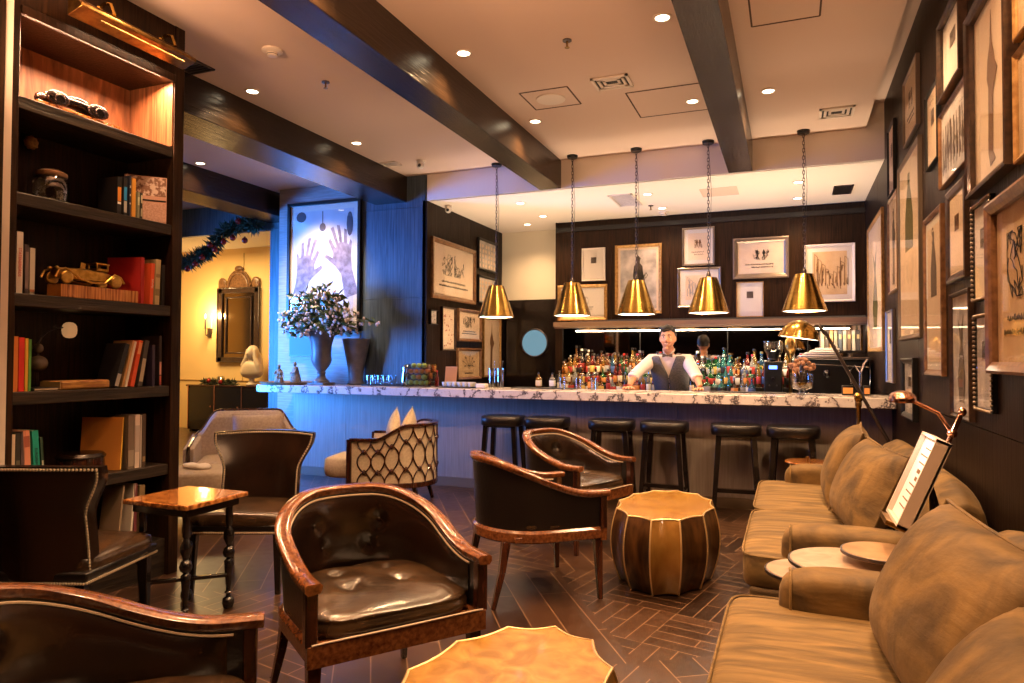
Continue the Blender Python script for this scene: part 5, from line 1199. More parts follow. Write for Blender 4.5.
T = thing('bottle', 'small red bottle right against the glass vase of apples', 'bottle', (-3.82, 7.22, CT)); b = MB(); b.lathe([(0,0),(.022,0),(.024,.01),(.024,.10),(.01,.13),(.01,.17)], 16); obj('glass_body', b, GM['red'], T); b = MB(); b.lathe([(.012,.17),(.012,.19),(0,.192)], 12); obj('cap', b, CM['red'], T)
T = thing('cup_tray', 'low tray of white cups and napkins on the counter', 'tray', (-3.50, 7.15, CT)); obj('body', MB().box(-.22,.25,-.11,.11,0,.012), M['black'], T, bevel=.003)
for i in range(6):
    for j in range(2):
        T = thing('teacup', 'small white cup among those crowded on the low tray', 'cup', (-3.66+.065*i, 7.10+.08*j, CT+.0125), 0, 'white cups on the tray'); b = MB(); b.lathe([(0,0),(.018,0),(.027,.03),(.030,.05),(.027,.05),(.022,.02),(0,.006)], 16); obj('body', b, M['white'], T, smooth=60); b = MB(); b.tube([(.027,0,.04),(.042,0,.035),(.038,0,.018),(.024,0,.015)], .003, 6); obj('handle', b, M['white'], T)
o = obj('folded_napkins', MB().box(-.06,.06,-.05,.05,0,.05), M['paper_white'], loc=(-3.20, 7.12, CT), bevel=.012, seg=3); tag(o, 'small pile of white napkins at the end of the cup tray', 'napkins')
for i, (x, l) in enumerate(((-3.12,'left of the two clear mixing glasses below the first pendant'), (-3.02,'right of the two clear mixing glasses below the first pendant'))): 
    T = tumbler(l, (x, 7.22, CT), .045, .22)
    b = MB(); b.tube([(0,0,.01),(.03,0,.30)], .003, 6); b.sell((.03,0,.30), (.006,.006,.006), 1, 1, 8, 5); obj('bar_spoon', b, M['chrome'], T)
for i, (x, l) in enumerate(((-2.30,'stemless clear glass on the counter left of the mat edge'), (-2.12,'clear glass beside the small jiggers on the counter'), (-1.95,'clear glass nearest the bartender\u2019s hand'))):
    tumbler(l, (x, 7.24, CT), .036, .13)
for i, (x, c, l) in enumerate(((-2.62,'golden','squat golden bottle standing on the counter, leftmost there'), (-2.46,'clear','squat clear bottle with label standing on the counter'), (-2.02,'amber','squat amber bottle on the counter near the glasses'))):
    bottle(l, (x, 7.38, CT+.009 if x < -2.19 else CT), 'square', c, ['cream','white','orange'][i], 'black', .62)

# ------------------------------------------------------------------ urn with magnolia branches
T = thing('urn', 'tall dark grey pedestal urn on the left end of the counter', 'urn', (-5.34, 7.08, CT))
b = MB(); b.box(-.12,.12,-.12,.12,0,.03); obj('foot', b, M['urn'], T, bevel=.004)
b = MB(); b.lathe([(.10,.03),(.10,.05),(.06,.08),(.045,.12),(.055,.15),(.045,.165),(.10,.24),(.125,.30),(.115,.38),(.125,.50),(.155,.60),(.185,.66),(.18,.67),(.15,.64),(.0,.58)], 40, fn=lambda a, q: 1+(.018*cos(16*a) if .45 < q < .75 else 0)); obj('bowl', b, M['urn'], T, smooth=50)
RF = random.Random(8)
T = thing('magnolia_arrangement', 'wide arrangement of white magnolia blossom and green leaves in the grey urn', 'flowers', (-5.34, 7.08, CT+.60))
br = MB(); lf = MB(); bl = MB()
def leaf(b, p, d, L, w):
    d = V(d).normalized(); s = d.cross(V((RF.uniform(-1,1), RF.uniform(-1,1), RF.uniform(-1,1)))).normalized(); n = s.cross(d)
    p = V(p); b.add([p, p+d*L*.35+s*w+n*.01, p+d*L, p+d*L*.35-s*w+n*.01, p+d*L*.5-n*.008], [(0,1,4),(1,2,4),(2,3,4),(3,0,4)])
for k in range(105):
    a = RF.uniform(0, 2*pi); e = RF.uniform(.0, 1.0)**.7; R_ = RF.uniform(.35, .78)
    tip = V((cos(a)*R_*e*1.0, sin(a)*R_*e*.36 - .02, RF.uniform(.02, .62)*(1-.5*e**2)))
    mid = tip*.5+V((0,0,.10)); br.tube([(0,0,-.05), mid, tip], [.006,.004,.002], 5)
    for j in range(5):
        q = .35+.65*j/4; p = (V((0,0,0))*(1-q)**2 + mid*2*q*(1-q) + tip*q*q)
        d = V((RF.uniform(-1,1), RF.uniform(-1,1), RF.uniform(-.3,1)))
        for _ in range(2): leaf(lf, p, V((RF.uniform(-1,1), RF.uniform(-1,1), RF.uniform(-.4,1))), RF.uniform(.08,.15), RF.uniform(.02,.034))
        if j > 0:
            for _ in range(2): p2 = p+V((RF.uniform(-.06,.06), RF.uniform(-.04,.04), RF.uniform(-.05,.05))); r = RF.uniform(.012,.022); bl.sell(p2, (r, r, r*1.25), 1, 1, 7, 5)
obj('branches', br, M['twig'], T); o = obj('leaves', lf, M['plant_leaf'], T); o = obj('blossoms', bl, M['blossom'], T); o['kind'] = 'stuff'
T = thing('silver_vase', 'flared grey metal vase half hidden behind the urn', 'vase', (-5.03, 7.36, CT)); b = MB(); b.lathe([(.10,0),(.11,.01),(.09,.06),(.10,.20),(.14,.40),(.17,.56),(.175,.57),(.16,.55),(0,.45)], 36); obj('body', b, M['urn'], T, smooth=60)
b = MB()
for k, x in enumerate((-.05, .04)): b.sell((x, -.15-.0, .36-.05*k), (.022, .02, .16), 1, 1, 12, 8)
T = thing('blue_glass_panel', 'small glass panel on the column beside the urn, reflected blue put in as glow', 'reflection', (-5.90, YS-.03, 1.60)); obj('frame', MB().box(-.235,.235,-.02,.028,-.14,.14), M['black'], T); obj('reflection', MB().box(-.225,.225,-.022,-.02,-.13,.13), M['blue_reflection'], T)  # what the glass reflects is put in as an emissive blue sheet
T = thing('wooden_tray', 'round woven tray under the pale figurines', 'tray', (-5.88, 7.12, CT)); b = MB(); b.lathe([(0,.004),(.30,.004),(.335,.03),(.34,.03),(.31,0),(0,0)], 40); obj('body', b, M['rattan'], T)
def figurine(label, x, y, h, rz):
    T = thing('figurine', label, 'figurine', (x, y, CT+.005), rz)
    b = MB(); b.lathe([(.055*h/.25,0),(.06*h/.25,.01),(.05*h/.25,h*.3),(.035*h/.25,h*.6),(.03*h/.25,h*.72),(.012,h*.78)], 16, fn=lambda a, q: 1+.12*sin(5*a+6*q)); b.sell((0,-.01,h*.88), (.022,.024,.028), 1, 1, 12, 8); obj('body', b, M['resin'], T, smooth=70)
    b = MB()
    for s in (-1, 1): b.tube([(s*.03,0,h*.68),(s*.05,-.03,h*.5),(s*.01,-.06,h*.48)], [.012,.010,.008], 8)
    obj('arms', b, M['resin'], T)
figurine('pale carved figurine leaning inward, leftmost on the woven tray', -6.0, 7.1, .24, 30)
figurine('small crouching pale figurine in front on the woven tray', -5.90, 7.02, .15, 0)
figurine('tallest pale carved figurine, rightmost on the woven tray', -5.76, 7.12, .28, -30)

# ------------------------------------------------------------------ coffee corner on the bar
T = thing('coffee_grinder', 'black coffee grinder with clear hopper and small blue display', 'coffee grinder', (-.19, 8.84, 1.0))
obj('body', MB().box(-.10,.10,-.10,.10,0,.42), M['black'], T, bevel=.012, seg=3); b = MB(); b.lathe([(.03,.42),(.05,.44),(.095,.55),(.10,.56)], 28); b.lathe([(.06,.44),(.055,.47)], 20); obj('neck', b, M['black'], T)
b = MB(); b.lathe([(.07,.49),(.105,.56),(.11,.66),(.105,.66),(.065,.50)], 28); obj('hopper', b, M['clear_glass'], T); obj('display', MB().box(-.045,.045,-.104,-.10,.33,.37), M['lcd'], T)
b = MB(); b.tube([(0,-.10,.22),(0,-.14,.21)], .02, 12); b.tube([(-.04,-.10,.14),(-.04,-.16,.13)], .008, 8); b.tube([(.04,-.10,.14),(.04,-.16,.13)], .008, 8); obj('spout', b, M['pewter'], T); obj('tray', MB().box(-.08,.08,-.18,-.09,0,.02), M['pewter'], T, bevel=.003)
T = thing('espresso_machine', 'black and chrome espresso machine at the right end of the bar', 'espresso machine', (.46, 8.74, 1.0))
obj('body', MB().box(-.36,.36,-.03,.25,.0,.44), M['black'], T, bevel=.02, seg=3); obj('top_shelf', MB().box(-.385,.37,-.20,.26,.44,.47), M['pewter'], T, bevel=.006)
obj('drip_tray', MB().box(-.36,.30,-.035,-.032,0,.06).box(-.36,.30,-.03,-.02,0,.06), M['chrome'], T, bevel=.004)
for x in (-.32, -.08):
    b = MB(); b.lathe([(.038,0),(.042,.01),(.042,.06)], 20, (x,-.12,.26)); b.tube([(x,-.05,.31),(x,-.12,.31)], .022, 10); g_ = obj('group_head', b, M['chrome'], T); b = MB(); b.tube([(x,-.14,.27),(x,-.26,.25)], .012, 8); obj('portafilter_handle', b, M['black'], g_)
b = MB(); b.tube([(.33,-.08,.36),(.36,-.14,.34),(.35,-.16,.12)], .006, 8); obj('steam_wand', b, M['chrome'], T)
b = MB(); b.tube([(-.40,-.14,.40),(.34,-.14,.36)], .008, 8); obj('rail', b, M['chrome'], T)
for k in range(4):
    T = thing('napkin_stack', ['lowest','second','third','topmost'][k]+' white folded cloth in the pile on the espresso machine', 'cloth', (.30+.03*k, 8.70, 1.471+.027*k)); b = MB(); b.sell((0,0,.013), (.22-.03*k,.10,.0125), .4, .5, 20, 6, fn=lambda p: (p[0], p[1], p[2])); obj('body', b, M['paper_white'], T, smooth=80)
T = thing('brass_eagle_dome', 'brass-domed ornament with dark finial behind the glass jar', 'ornament', (.0, 8.86, 1.0)); b = MB(); b.lathe([(.06,0),(.06,.02),(.02,.05),(.02,.46),(.04,.50),(.06,.54),(.068,.60),(.06,.66),(.035,.70),(.02,.73),(0,.74)], 28); obj('body', b, M['brass_old'], T, smooth=50)
T = thing('glass_jar', 'stemmed glass jar of amber drink standing on the counter', 'jar', (.10, 7.2, CT)); b = MB(); b.lathe([(.05,0),(.05,.008),(.03,.015),(.03,.04),(.09,.06),(.10,.10),(.10,.20),(.095,.20),(.09,.07),(0,.06)], 32); obj('body', b, M['clear_glass'], T, smooth=50)
b = MB(); b.lathe([(0,.062),(.086,.065),(.092,.10),(.092,.115),(0,.115)], 28); obj('contents', b, GM['golden'], T)
T = thing('dried_roses', 'bunch of dried brown roses rising from the glass jar', 'flowers', (.10, 7.2, CT+.13)); rs = MB(); sm_ = MB()
for k in range(26):
    a = RF.uniform(0, 2*pi); r = .11*sqrt(RF.random()); p = V((r*cos(a), r*sin(a), .11+RF.uniform(0, .13)*(1-r/.16))); rs.sell(p, (.022,.022,.02), 1, 1, 9, 6, fn=lambda q: (q[0]*(1+.2*sin(5*atan2(q[1], q[0]))), q[1], q[2])); sm_.tube([(0,0,-.01), p], .002, 4)
obj('flower_heads', rs, mat('dry_rose', (.20,.07,.035), .7, c2=(.42,.22,.12), sc=(60,60,60)), T); obj('stems', sm_, M['twig'], T)
for x, w_, l in ((.50, .10, 'small orange-labelled box on the counter end beside the espresso machine'), (.66, .06, 'smaller orange box at the very end of the counter')):
    o = obj('sugar_box', MB().box(-w_/2, w_/2, -.04,.04,0,.09), M['black'], loc=(x, 7.3, CT), bevel=.004); tag(o, l, 'box'); obj('label_panel', MB().box(-w_/2+.008, w_/2-.008, -.042,-.04,.015,.07), mat('label_amber', (.75,.32,.08), .5), o)
T = thing('soda_siphon', 'chrome tap with curved glass pipes near the picture wall, on the counter', 'tap', (.62, 7.4, CT)); b = MB(); b.lathe([(.05,0),(.05,.01),(.02,.02),(.015,.22)], 20); b.tube([(0,0,.2),(-.05,0,.28),(-.09,0,.22),(-.08,0,.10)], .008, 8); b.tube([(0,0,.2),(.03,0,.30),(.06,0,.34)], .010, 8); obj('body', b, M['silver'], T)
# books under the ledge, right end
for k in range(9):
    c = [(.5,.42,.3),(.1,.08,.07),(.55,.3,.12),(.3,.25,.2),(.08,.1,.14),(.42,.38,.34),(.16,.1,.07),(.5,.45,.38),(.06,.05,.05)][k]; n = ['cream','charcoal','orange-brown','taupe','navy','pale grey','chocolate','off-white','black'][k]
    o = obj('book', MB().box(-.019,.019,-.08,.08,0,.24), bcol(c), loc=(.36+.048*k, 9.24, 1.552), bevel=.003); tag(o, n+' book in the row under the ledge at the right of the back wall', 'book', 'books under the ledge')
    obj('spine_panel', MB().box(-.014,.014,-.0815,-.08,.14,.19), bcol((.55,.42,.2)), o)
o = obj('wall_shelf', MB().box(.30, XR-.02, 9.14, YB-.035, 1.52, 1.55), M['black_wood'], bevel=.003); tag(o, 'short black shelf under the ledge holding a row of books', 'shelf')

# ------------------------------------------------------------------ boom floor lamp with dome shade
T = thing('boom_floor_lamp', 'standing boom lamp with brass dome shade and long dark diagonal arm', 'lamp', (.52, 6.42, 0))
b = MB(); b.lathe([(.0,0),(.15,0),(.15,.018),(.03,.03)], 32); obj('base', b, M['black'], T)
b = MB(); b.lathe([(.016,.02),(.016,.72),(.022,.73),(.022,.80),(.03,.82),(.03,.86),(.018,.88),(.018,1.05),(.026,1.06),(.026,1.10),(.012,1.12)], 16); obj('stand', b, M['brass_old'], T, smooth=40)
A = V((-.25, 0, 1.68)); B = V((.30, -.04, .62)); 
b = MB(); b.tube([A, B], .014, 10); b.tube([B, B+(B-A).normalized()*.12], .024, 12); obj('boom_arm', b, M['pewter'], T)
b = MB(); b.sell((0,-.01,1.135), (.035,.03,.04), .8, .8, 14, 8); b.tube([(0,-.05,1.135),(0,.05,1.135)], .012, 10); obj('clutch', b, M['brass'], T)
b = MB(); b.tube([A+V((.0,0,-.02)), A+V((-.05,0,.06)), A+V((-.10,0,.045)), A+V((-.14,0,.0))], .014, 8); obj('elbow', b, M['pewter'], T)
b = MB(); D = A+V((-.20,0,-.03)); 
b.lathe([(.0,.13),(.02,.13),(.06,.12),(.11,.09),(.145,.04),(.165,-.02),(.168,-.025),(.158,-.02),(.13,.04),(.09,.085),(0,.115)], 40); b.xf(Matrix.Translation(D) @ Matrix.Rotation(radians(8), 4, 'Y')); sh = obj('dome_shade', b, M['brass'], T, smooth=50)
b = MB(); b.lathe([(0,-.022),(.158,-.022)], 32); b.xf(Matrix.Translation(D) @ Matrix.Rotation(radians(8), 4, 'Y')); obj('diffuser', b, M['light_pend'], sh)

# ------------------------------------------------------------------ menu easel between the sofas
T = thing('menu_easel', 'tripod easel holding a tilted pale illuminated menu box, brass lamp over it', 'easel', (.55, 3.47, 0))
O = V((.55, 3.47, 0))
c = V((.48, 3.47, .94)) - O; up = V((.15, 0, .37)).normalized(); sd = V((0, -1, 0)); nn = V((-.37, 0, .15)).normalized()
def P3(a, u, d): return c + sd*a + up*u + nn*d
def slab(a0, a1, u0, u1, d0, d1, b=None):
    b = b or MB(); b.hexa([P3(a0,u0,d0), P3(a1,u0,d0), P3(a1,u1,d0), P3(a0,u1,d0), P3(a0,u0,d1), P3(a1,u0,d1), P3(a1,u1,d1), P3(a0,u1,d1)]); return b
bx = obj('menu_box', slab(-.17,.17,-.20,.20,-.06,-.045), mat('box_cream', (.66,.52,.42), .5), T, bevel=.003)
b = MB()
for q in ((-.17,-.158,-.20,.20), (.158,.17,-.20,.20), (-.17,.17,-.20,-.188), (-.17,.17,.188,.20)): slab(*q, -.06, .0, b)
obj('box_rim', b, mat('box_rim', (.62,.48,.38), .5), bx)
ms = obj('menu_sheet', slab(-.155,.155,-.185,.185,-.022,-.020), mat('menu_paper', (.85,.78,.74), .5), bx)
b = MB(); RL = random.Random(2)
for k in range(9):
    u = .14-.034*k
    if k in (3, 4): slab(-.03+.02*(k-3), .04, u-.012, u+.006, -.020, -.0194, b)
    else: slab(-.10+RL.uniform(0,.04), .10-RL.uniform(0,.05), u-.003, u+.003, -.020, -.0194, b)
obj('menu_print', b, M['ink_sepia'], bx)
top = P3(0,.20,-.09)
b = MB(); b.tube([P3(0,-.22,-.075), P3(0,.34,-.075)], .011, 10); b.sell(P3(0,.34,-.075), (.017,.017,.02), 1, 1, 12, 8); obj('mast', b, M['copper'], T)
obj('ledge', slab(-.10,.10,-.22,-.20,-.08,.03), M['brass_old'], T, bevel=.002)
for (x, y) in ((.06, -.21), (.06, .21), (.25, .0)):
    b = MB(); b.tube([P3(0,.0,-.085), (x, y, 0)], .009, 8); obj('leg', b, M['pewter'], T)
b = MB(); b.tube([P3(0,.24,-.075), P3(-.02,.30,-.0), P3(-.05,.31,.10)], .008, 8); b.sell(P3(0,.24,-.075), (.02,.02,.02), 1, 1, 12, 8); arm_ = obj('lamp_arm', b, M['copper'], T)
b = MB(); b.sell((0,0,0), (.055,.085,.04), .9, .9, 24, 12, fn=lambda p: (p[0], p[1], max(p[2], -.012))); b.xf(Matrix.Translation(P3(-.07,.30,.14))); obj('lamp_head', b, M['copper'], arm_, smooth=50)
lamp('AREA', tuple(O + P3(-.0,.26,.12)), 1.3, (1,.86,.72), .12, name='menu_lamp', sy=.05).rotation_euler = (-(P3(0,-.05,-.04)-P3(0,.26,.12))).to_track_quat('Z', 'Y').to_euler()

# ------------------------------------------------------------------ salon behind the opening
T = thing('sideboard', 'dark sideboard with metal strap trim in the yellow room', 'sideboard', (-9.87, 10.52, 0))
obj('body', MB().box(-1.02,1.02,-.24,.24,.05,.88), M['black_wood'], T, bevel=.006); obj('top', MB().box(-1.05,1.05,-.26,.26,.88,.91), M['mahogany'], T, bevel=.004)
for x in (-.66, 0, .66):
    dd = obj('door', MB().box(x-.31, x+.31, -.256,-.24,.1,.85), M['black_wood'], T, bevel=.004); b = MB(); b.lathe([(0,0),(.018,.0),(.018,.012),(0,.016)], 12); b.xf(Matrix.Translation((x+.25,-.256,.5)) @ Matrix.Rotation(pi/2, 4, 'X')); obj('knob', b, M['copper'], dd)
b = MB()
for x in (-.99,-.33,.33,.99): b.box(x-.01,x+.01,-.262,-.24,.05,.9)
obj('metal_strap', b, M['copper'], T)
for s in (-1, 1): obj('leg', MB().box(s*.95-.03, s*.95+.03, -.22,.22, 0,.05), M['black'], T)
T = thing('wall_mirror', 'ornate dark-framed mirror with carved crest on the yellow wall', 'mirror', (-10.10, 10.785, 1.35))
b = MB()
for q in ((-.50,.50,.0,.09),(-.50,.50,1.36,1.45),(-.50,-.41,0,1.45),(.41,.50,0,1.45)): b.box(q[0],q[1],-.05,0,q[2],q[3])
for q in ((-.33,.33,.16,.19),(-.33,.33,1.26,1.29),(-.33,-.30,.16,1.29),(.30,.33,.16,1.29)): b.box(q[0],q[1],-.04,-.01,q[2],q[3])
b.tube([(-.52,-.045,0),(.52,-.045,0),(.52,-.045,1.46),(-.52,-.045,1.46)], .018, 8, closed=True)
obj('frame', b, M['frame_dark'], T, bevel=.006); obj('mirror_glass', MB().box(-.42,.42,-.012,-.001,.08,1.37), mat('old_mirror', (.30,.22,.13), .12, 1), T)
b = MB(); b.prism([(.30*cos(pi*k/16), 1.46+.36*sin(pi*k/16)) for k in range(17)], -.05, -.01, axis='y'); b.tube([(.24*cos(pi*k/16), -.05, 1.47+.28*sin(pi*k/16)) for k in range(17)], .025, 8)
for s in (-1, 1): b.sell((s*.42,-.03,1.55), (.10,.03,.12), .8, 1, 14, 8); b.tube([(s*.30,-.04,1.50),(s*.38,-.04,1.62),(s*.46,-.04,1.58),(s*.48,-.04,1.48)], .02, 8)
b.sell((0,-.04,1.84), (.10,.035,.06), 1, 1, 14, 8); obj('crest', b, M['frame_brown'], T, smooth=50)
T = thing('bust', 'pale marble bust of a veiled figure on the sideboard', 'bust', (-9.48, 10.46, .911))
b = MB(); b.lathe([(.10,0),(.11,.02),(.06,.06),(.05,.12),(.09,.16)], 24); obj('socle', b, M['marble_bust'], T)
b = MB(); b.sell((0,0,.30), (.23,.13,.17), .8, .9, 28, 14, fn=lambda p: (p[0]*(1-.25*(p[2]/.17)), p[1], p[2])); b.tube([(0,0,.38),(0,-.01,.50)], [.09,.06], 16); b.sell((0,-.02,.60), (.085,.105,.125), 1, 1, 24, 16); b.sell((0,.02,.60), (.12,.115,.16), .9, 1, 24, 16, fn=lambda p: (p[0], max(p[1], -.05+.6*abs(p[0])*0), p[2])); b.sell((0,-.128,.595), (.014,.02,.03), 1, 1, 10, 8)
b.tube([(0,.03,.70),(0,.09,.50),(0,.07,.32)], [.08,.13,.17], 18)
for s in (-1, 1): b.tube([(s*.085,-.02,.68),(s*.105,-.04,.52),(s*.17,-.04,.38),(s*.20,-.02,.24)], [.03,.04,.05,.05], 12)
o = obj('figure', b, M['marble_bust'], T, smooth=80); md = o.modifiers.new('r', 'REMESH'); md.mode = 'VOXEL'; md.voxel_size = .009; md.use_smooth_shade = True
T = thing('candle', 'lit candle in a glass on the sideboard', 'candle', (-10.2, 10.42, .911)); b = MB(); b.lathe([(0,0),(.06,0),(.07,.16),(.065,.16),(.055,.01)], 20); obj('glass_body', b, M['clear_glass'], T); b = MB(); b.lathe([(0,.01),(.05,.01),(.05,.09),(0,.09)], 16); cd = obj('wax', b, M['white'], T); b = MB(); b.lathe([(0,.09),(.012,.105),(.008,.125),(0,.145)], 8); obj('flame', b, M['flame'], cd)
def greenery(name, label, path, rad, n, cat, m, baubles, ln=.10):
    T = thing(name, label, cat, path[0]); O_ = V(path[0]); b = MB(); st_ = MB(); st_.tube([V(p)-O_ for p in path], .012, 6)
    for k in range(n):
        q = RF.random()*(len(path)-1); i = int(q); p = V(path[i]).lerp(V(path[i+1]), q-i) - O_
        d = V((RF.uniform(-1,1), RF.uniform(-1,1), RF.uniform(-1,1))); leaf(b, p+d.normalized()*rad*.2, d, RF.uniform(.6,1.2)*ln, ln*.13)
    obj('stem', st_, M['twig'], T); obj('leaves', b, m, T)
    for (i, dx, dz) in baubles:
        p = V(path[i])-O_+V((dx,-.10,dz)); b = MB(); b.sell(p, (.042,.042,.042), 1, 1, 14, 10); b.lathe([(.012,.04),(.012,.055)], 8, p); obj('bauble', b, M['bauble'], T)
    return T
gp = [(-8.75,7.85,2.90),(-8.5,7.85,2.84),(-8.3,7.85,2.86),(-8.1,7.85,2.95),(-7.92,7.85,3.02),(-7.78,7.85,3.16),(-7.62,7.85,3.30),(-7.45,7.85,3.32),(-7.2,7.85,3.38),(-7.05,7.85,3.30)]
greenery('garland', 'dark green fir garland with red baubles draped over the opening', gp, .12, 900, 'garland', M['pine'], [(1,0,-.12),(2,.05,-.12),(3,.0,-.14),(4,-.05,-.12),(4,.1,.05),(5,.05,-.16),(6,.05,-.20),(7,.05,-.17),(7,.15,.06),(8,.02,-.28)], .14)
greenery('table_greenery', 'low evergreen swag lying along the sideboard top', [(-10.65,10.42,.94),(-10.4,10.42,.96),(-10.1,10.36,.95),(-9.8,10.40,.95)], .06, 420, 'greenery', mat('dry_green', (.04,.045,.015), .6), [(1,0,.03),(2,.05,.02)], .10)
T = thing('wall_sconce', 'two-candle wall sconce glowing on the yellow wall', 'wall light', (-10.86, 10.79, 1.95)); b = MB(); b.box(-.05,.05,-.02,0,-.10,.08); obj('backplate', b, M['pewter'], T, bevel=.003)
b = MB(); b.tube([(0,-.02,-.02),(0,-.10,-.08),(.14,-.12,-.08),(.18,-.12,-.02),(.18,-.12,.06)], .008, 8); b.tube([(0,-.10,-.08),(0,-.12,.06)], .008, 8); obj('arm', b, M['pewter'], T)
for x in (0, .18): b = MB(); b.lathe([(.035,.06),(.035,.065)], 14, (x,-.12,0)); b.lathe([(.016,.065),(.016,.26)], 12, (x,-.12,0)); cn = obj('candle', b, M['pewter'] if x == 0 else M['white'], T); b = MB(); b.lathe([(0,.26),(.016,.29),(.012,.32),(0,.36)], 10, (x,-.12,0)); obj('flame', b, M['flame'], cn)
lamp('POINT', (-10.72, 10.55, 2.28), 40, (1,.62,.25), .05, name='sconce_lamp')
lamp('AREA', (-10.0, 9.2, 3.5), 150, (1,.66,.28), 1.6, (0,0,0), sy=1.2, name='salon_lamp')

# ------------------------------------------------------------------ bartender
T = thing('person', 'person in grey tweed vest and bow tie leaning both hands on the bar', 'person', (-1.24, 7.85, 0))
def loft(secs, n=28, cap=True, m=0, b=None, e=.85):
    b = b or MB(); pw = lambda x: math.copysign(abs(x)**e, x); vs = []
    for (x, y, z, rx, ry) in secs:
        for j in range(n): a = 2*pi*j/n; vs.append((x+rx*pw(cos(a)), y+ry*pw(sin(a)), z))
    k = len(secs); fs = [(i*n+j, i*n+(j+1) % n, (i+1)*n+(j+1) % n, (i+1)*n+j) for i in range(k-1) for j in range(n)]
    if cap: fs += [tuple(range(n))[::-1], tuple(range((k-1)*n, k*n))]
    b.add(vs, fs, m); return b
TS = [(0,.13,.94,.165,.115),(0,.10,1.06,.155,.11),(0,.06,1.18,.165,.115),(0,.01,1.30,.185,.12),(0,-.035,1.40,.20,.115),(0,-.06,1.455,.18,.10),(0,-.075,1.49,.11,.08)]
body = loft(TS); 
loft([(0,-.085,1.46,.062,.062),(0,-.11,1.52,.058,.058),(0,-.13,1.58,.058,.06)], 20, b=body, e=1)
HC = V((.0, -.165, 1.665))
def face(p):
    x, y, z = p; w = 1
    if z < 0: w = 1-.34*(-z/.128)**1.6      # jaw
    f = y < 0
    yy = y*(1 - (.10*(-z/.128) if z < 0 else 0))
    if f: yy -= .004*math.exp(-((x)**2)/.0016)
    return (x*w, yy, z)
body.sell(HC, (.079,.100,.128), 1, 1, 32, 24, fn=face)
body.tube([HC+V((0,-.094,.018)), HC+V((0,-.110,-.012)), HC+V((0,-.118,-.028))], [.009,.012,.015], 10)   # nose
body.sell(HC+V((0,-.098,-.032)), (.018,.012,.010), 1, 1, 12, 8)
for s in (-1, 1): body.sell(HC+V((s*.080,.008,-.005)), (.012,.022,.032), 1, 1, 12, 8); body.sell(HC+V((s*.040,-.078,-.03)), (.025,.018,.022), 1, 1, 12, 8); body.sell(HC+V((s*.031,-.088,.032)), (.024,.012,.007), 1, 1, 12, 6)
body.sell(HC+V((0,-.086,-.105)), (.022,.018,.017), 1, 1, 12, 8)
EL = {}
for s, hx in ((-1, -.375), (1, .365)):
    sh_ = V((s*.185, -.05, 1.43)); el = V((s*.335, -.30, 1.275)) if s < 0 else V((s*.315, -.28, 1.27)); wr = V((hx, -.375, 1.155)); EL[s] = (sh_, el, wr)
    body.tube([sh_, sh_.lerp(el, .5), el], [.055,.050,.042], 14); body.tube([el, el.lerp(wr, .35), wr], [.042,.041,.028], 14)
    pc = wr+V((0,-.035,-.022)); body.sell(pc, (.042,.046,.018), .8, .8, 16, 8)
    for k, (dx, L) in enumerate(((-.030,.060),(-.010,.072),(.011,.070),(.030,.055))):
        r0 = pc+V((dx,-.030,.004)); body.tube([r0, r0+V((dx*.25,-L*.45,.006)), r0+V((dx*.45,-L*.8,-.006)), r0+V((dx*.5,-L,-.014))], [.0095,.009,.0085,.007], 8)
    t0 = pc+V((-s*.032,.0,.0)); body.tube([t0, t0+V((-s*.024,-.018,-.004)), t0+V((-s*.038,-.040,-.010))], [.012,.0105,.008], 8)
for s in (-1, 1): body.tube([(s*.085,.13,.98),(s*.10,.10,.52),(s*.11,.16,.10)], [.085,.058,.040], 12); body.sell((s*.115,.11,.05), (.045,.12,.045), .8, .8, 14, 8)
o = obj('body', body, M['skin'], T, smooth=180); md = o.modifiers.new('r', 'REMESH'); md.mode = 'VOXEL'; md.voxel_size = .0055; md.use_smooth_shade = True
ms = o.modifiers.new('sm', 'SMOOTH'); ms.factor = .5; ms.iterations = 2
b = MB(); b.sell(HC+V((0,.012,.040)), (.091,.110,.116), 1, 1, 30, 20, fn=lambda p: (p[0], p[1] if p[1] > -.05 or p[2] > .052 else -.05, max(p[2], -.075 if p[1] > .0 else .03 - .6*max(0, p[1]+.03))))
b.sell(HC+V((-.01,-.070,.110)), (.074,.042,.036), 1, 1, 18, 10, fn=lambda p: (p[0], p[1], p[2]+.008*sin(60*p[0]))); obj('hair', b, M['hair'], T, smooth=180)
for s in (-1, 1):
    b = MB(); b.sell(HC+V((s*.031,-.0925,.016)), (.0145,.006,.0065), 1, 1, 12, 8); ey = obj('eye', b, M['eye_white'], T); b = MB(); b.sell(HC+V((s*.031,-.0975,.016)), (.0066,.003,.0066), 1, 1, 10, 6); obj('iris', b, M['hair'], ey)
    b = MB(); b.tube([HC+V((s*.012,-.1005,.034)), HC+V((s*.032,-.099,.040)), HC+V((s*.052,-.086,.032))], [.004,.005,.003], 6); obj('eyebrow', b, M['hair'], T)
b = MB(); b.tube([HC+V((-.030,-.093,-.058)), HC+V((-.012,-.104,-.064)), HC+V((.012,-.104,-.064)), HC+V((.030,-.093,-.058))], [.003,.0065,.0065,.003], 8); mo = obj('mouth', b, M['lip'], T)
b = MB(); b.tube([HC+V((-.018,-.1045,-.060)), HC+V((0,-.1085,-.062)), HC+V((.018,-.1045,-.060))], .0035, 6); obj('teeth', b, M['paper_white'], mo)
shirt = loft([(x, y, z, rx+.010, ry+.010) for x, y, z, rx, ry in TS])
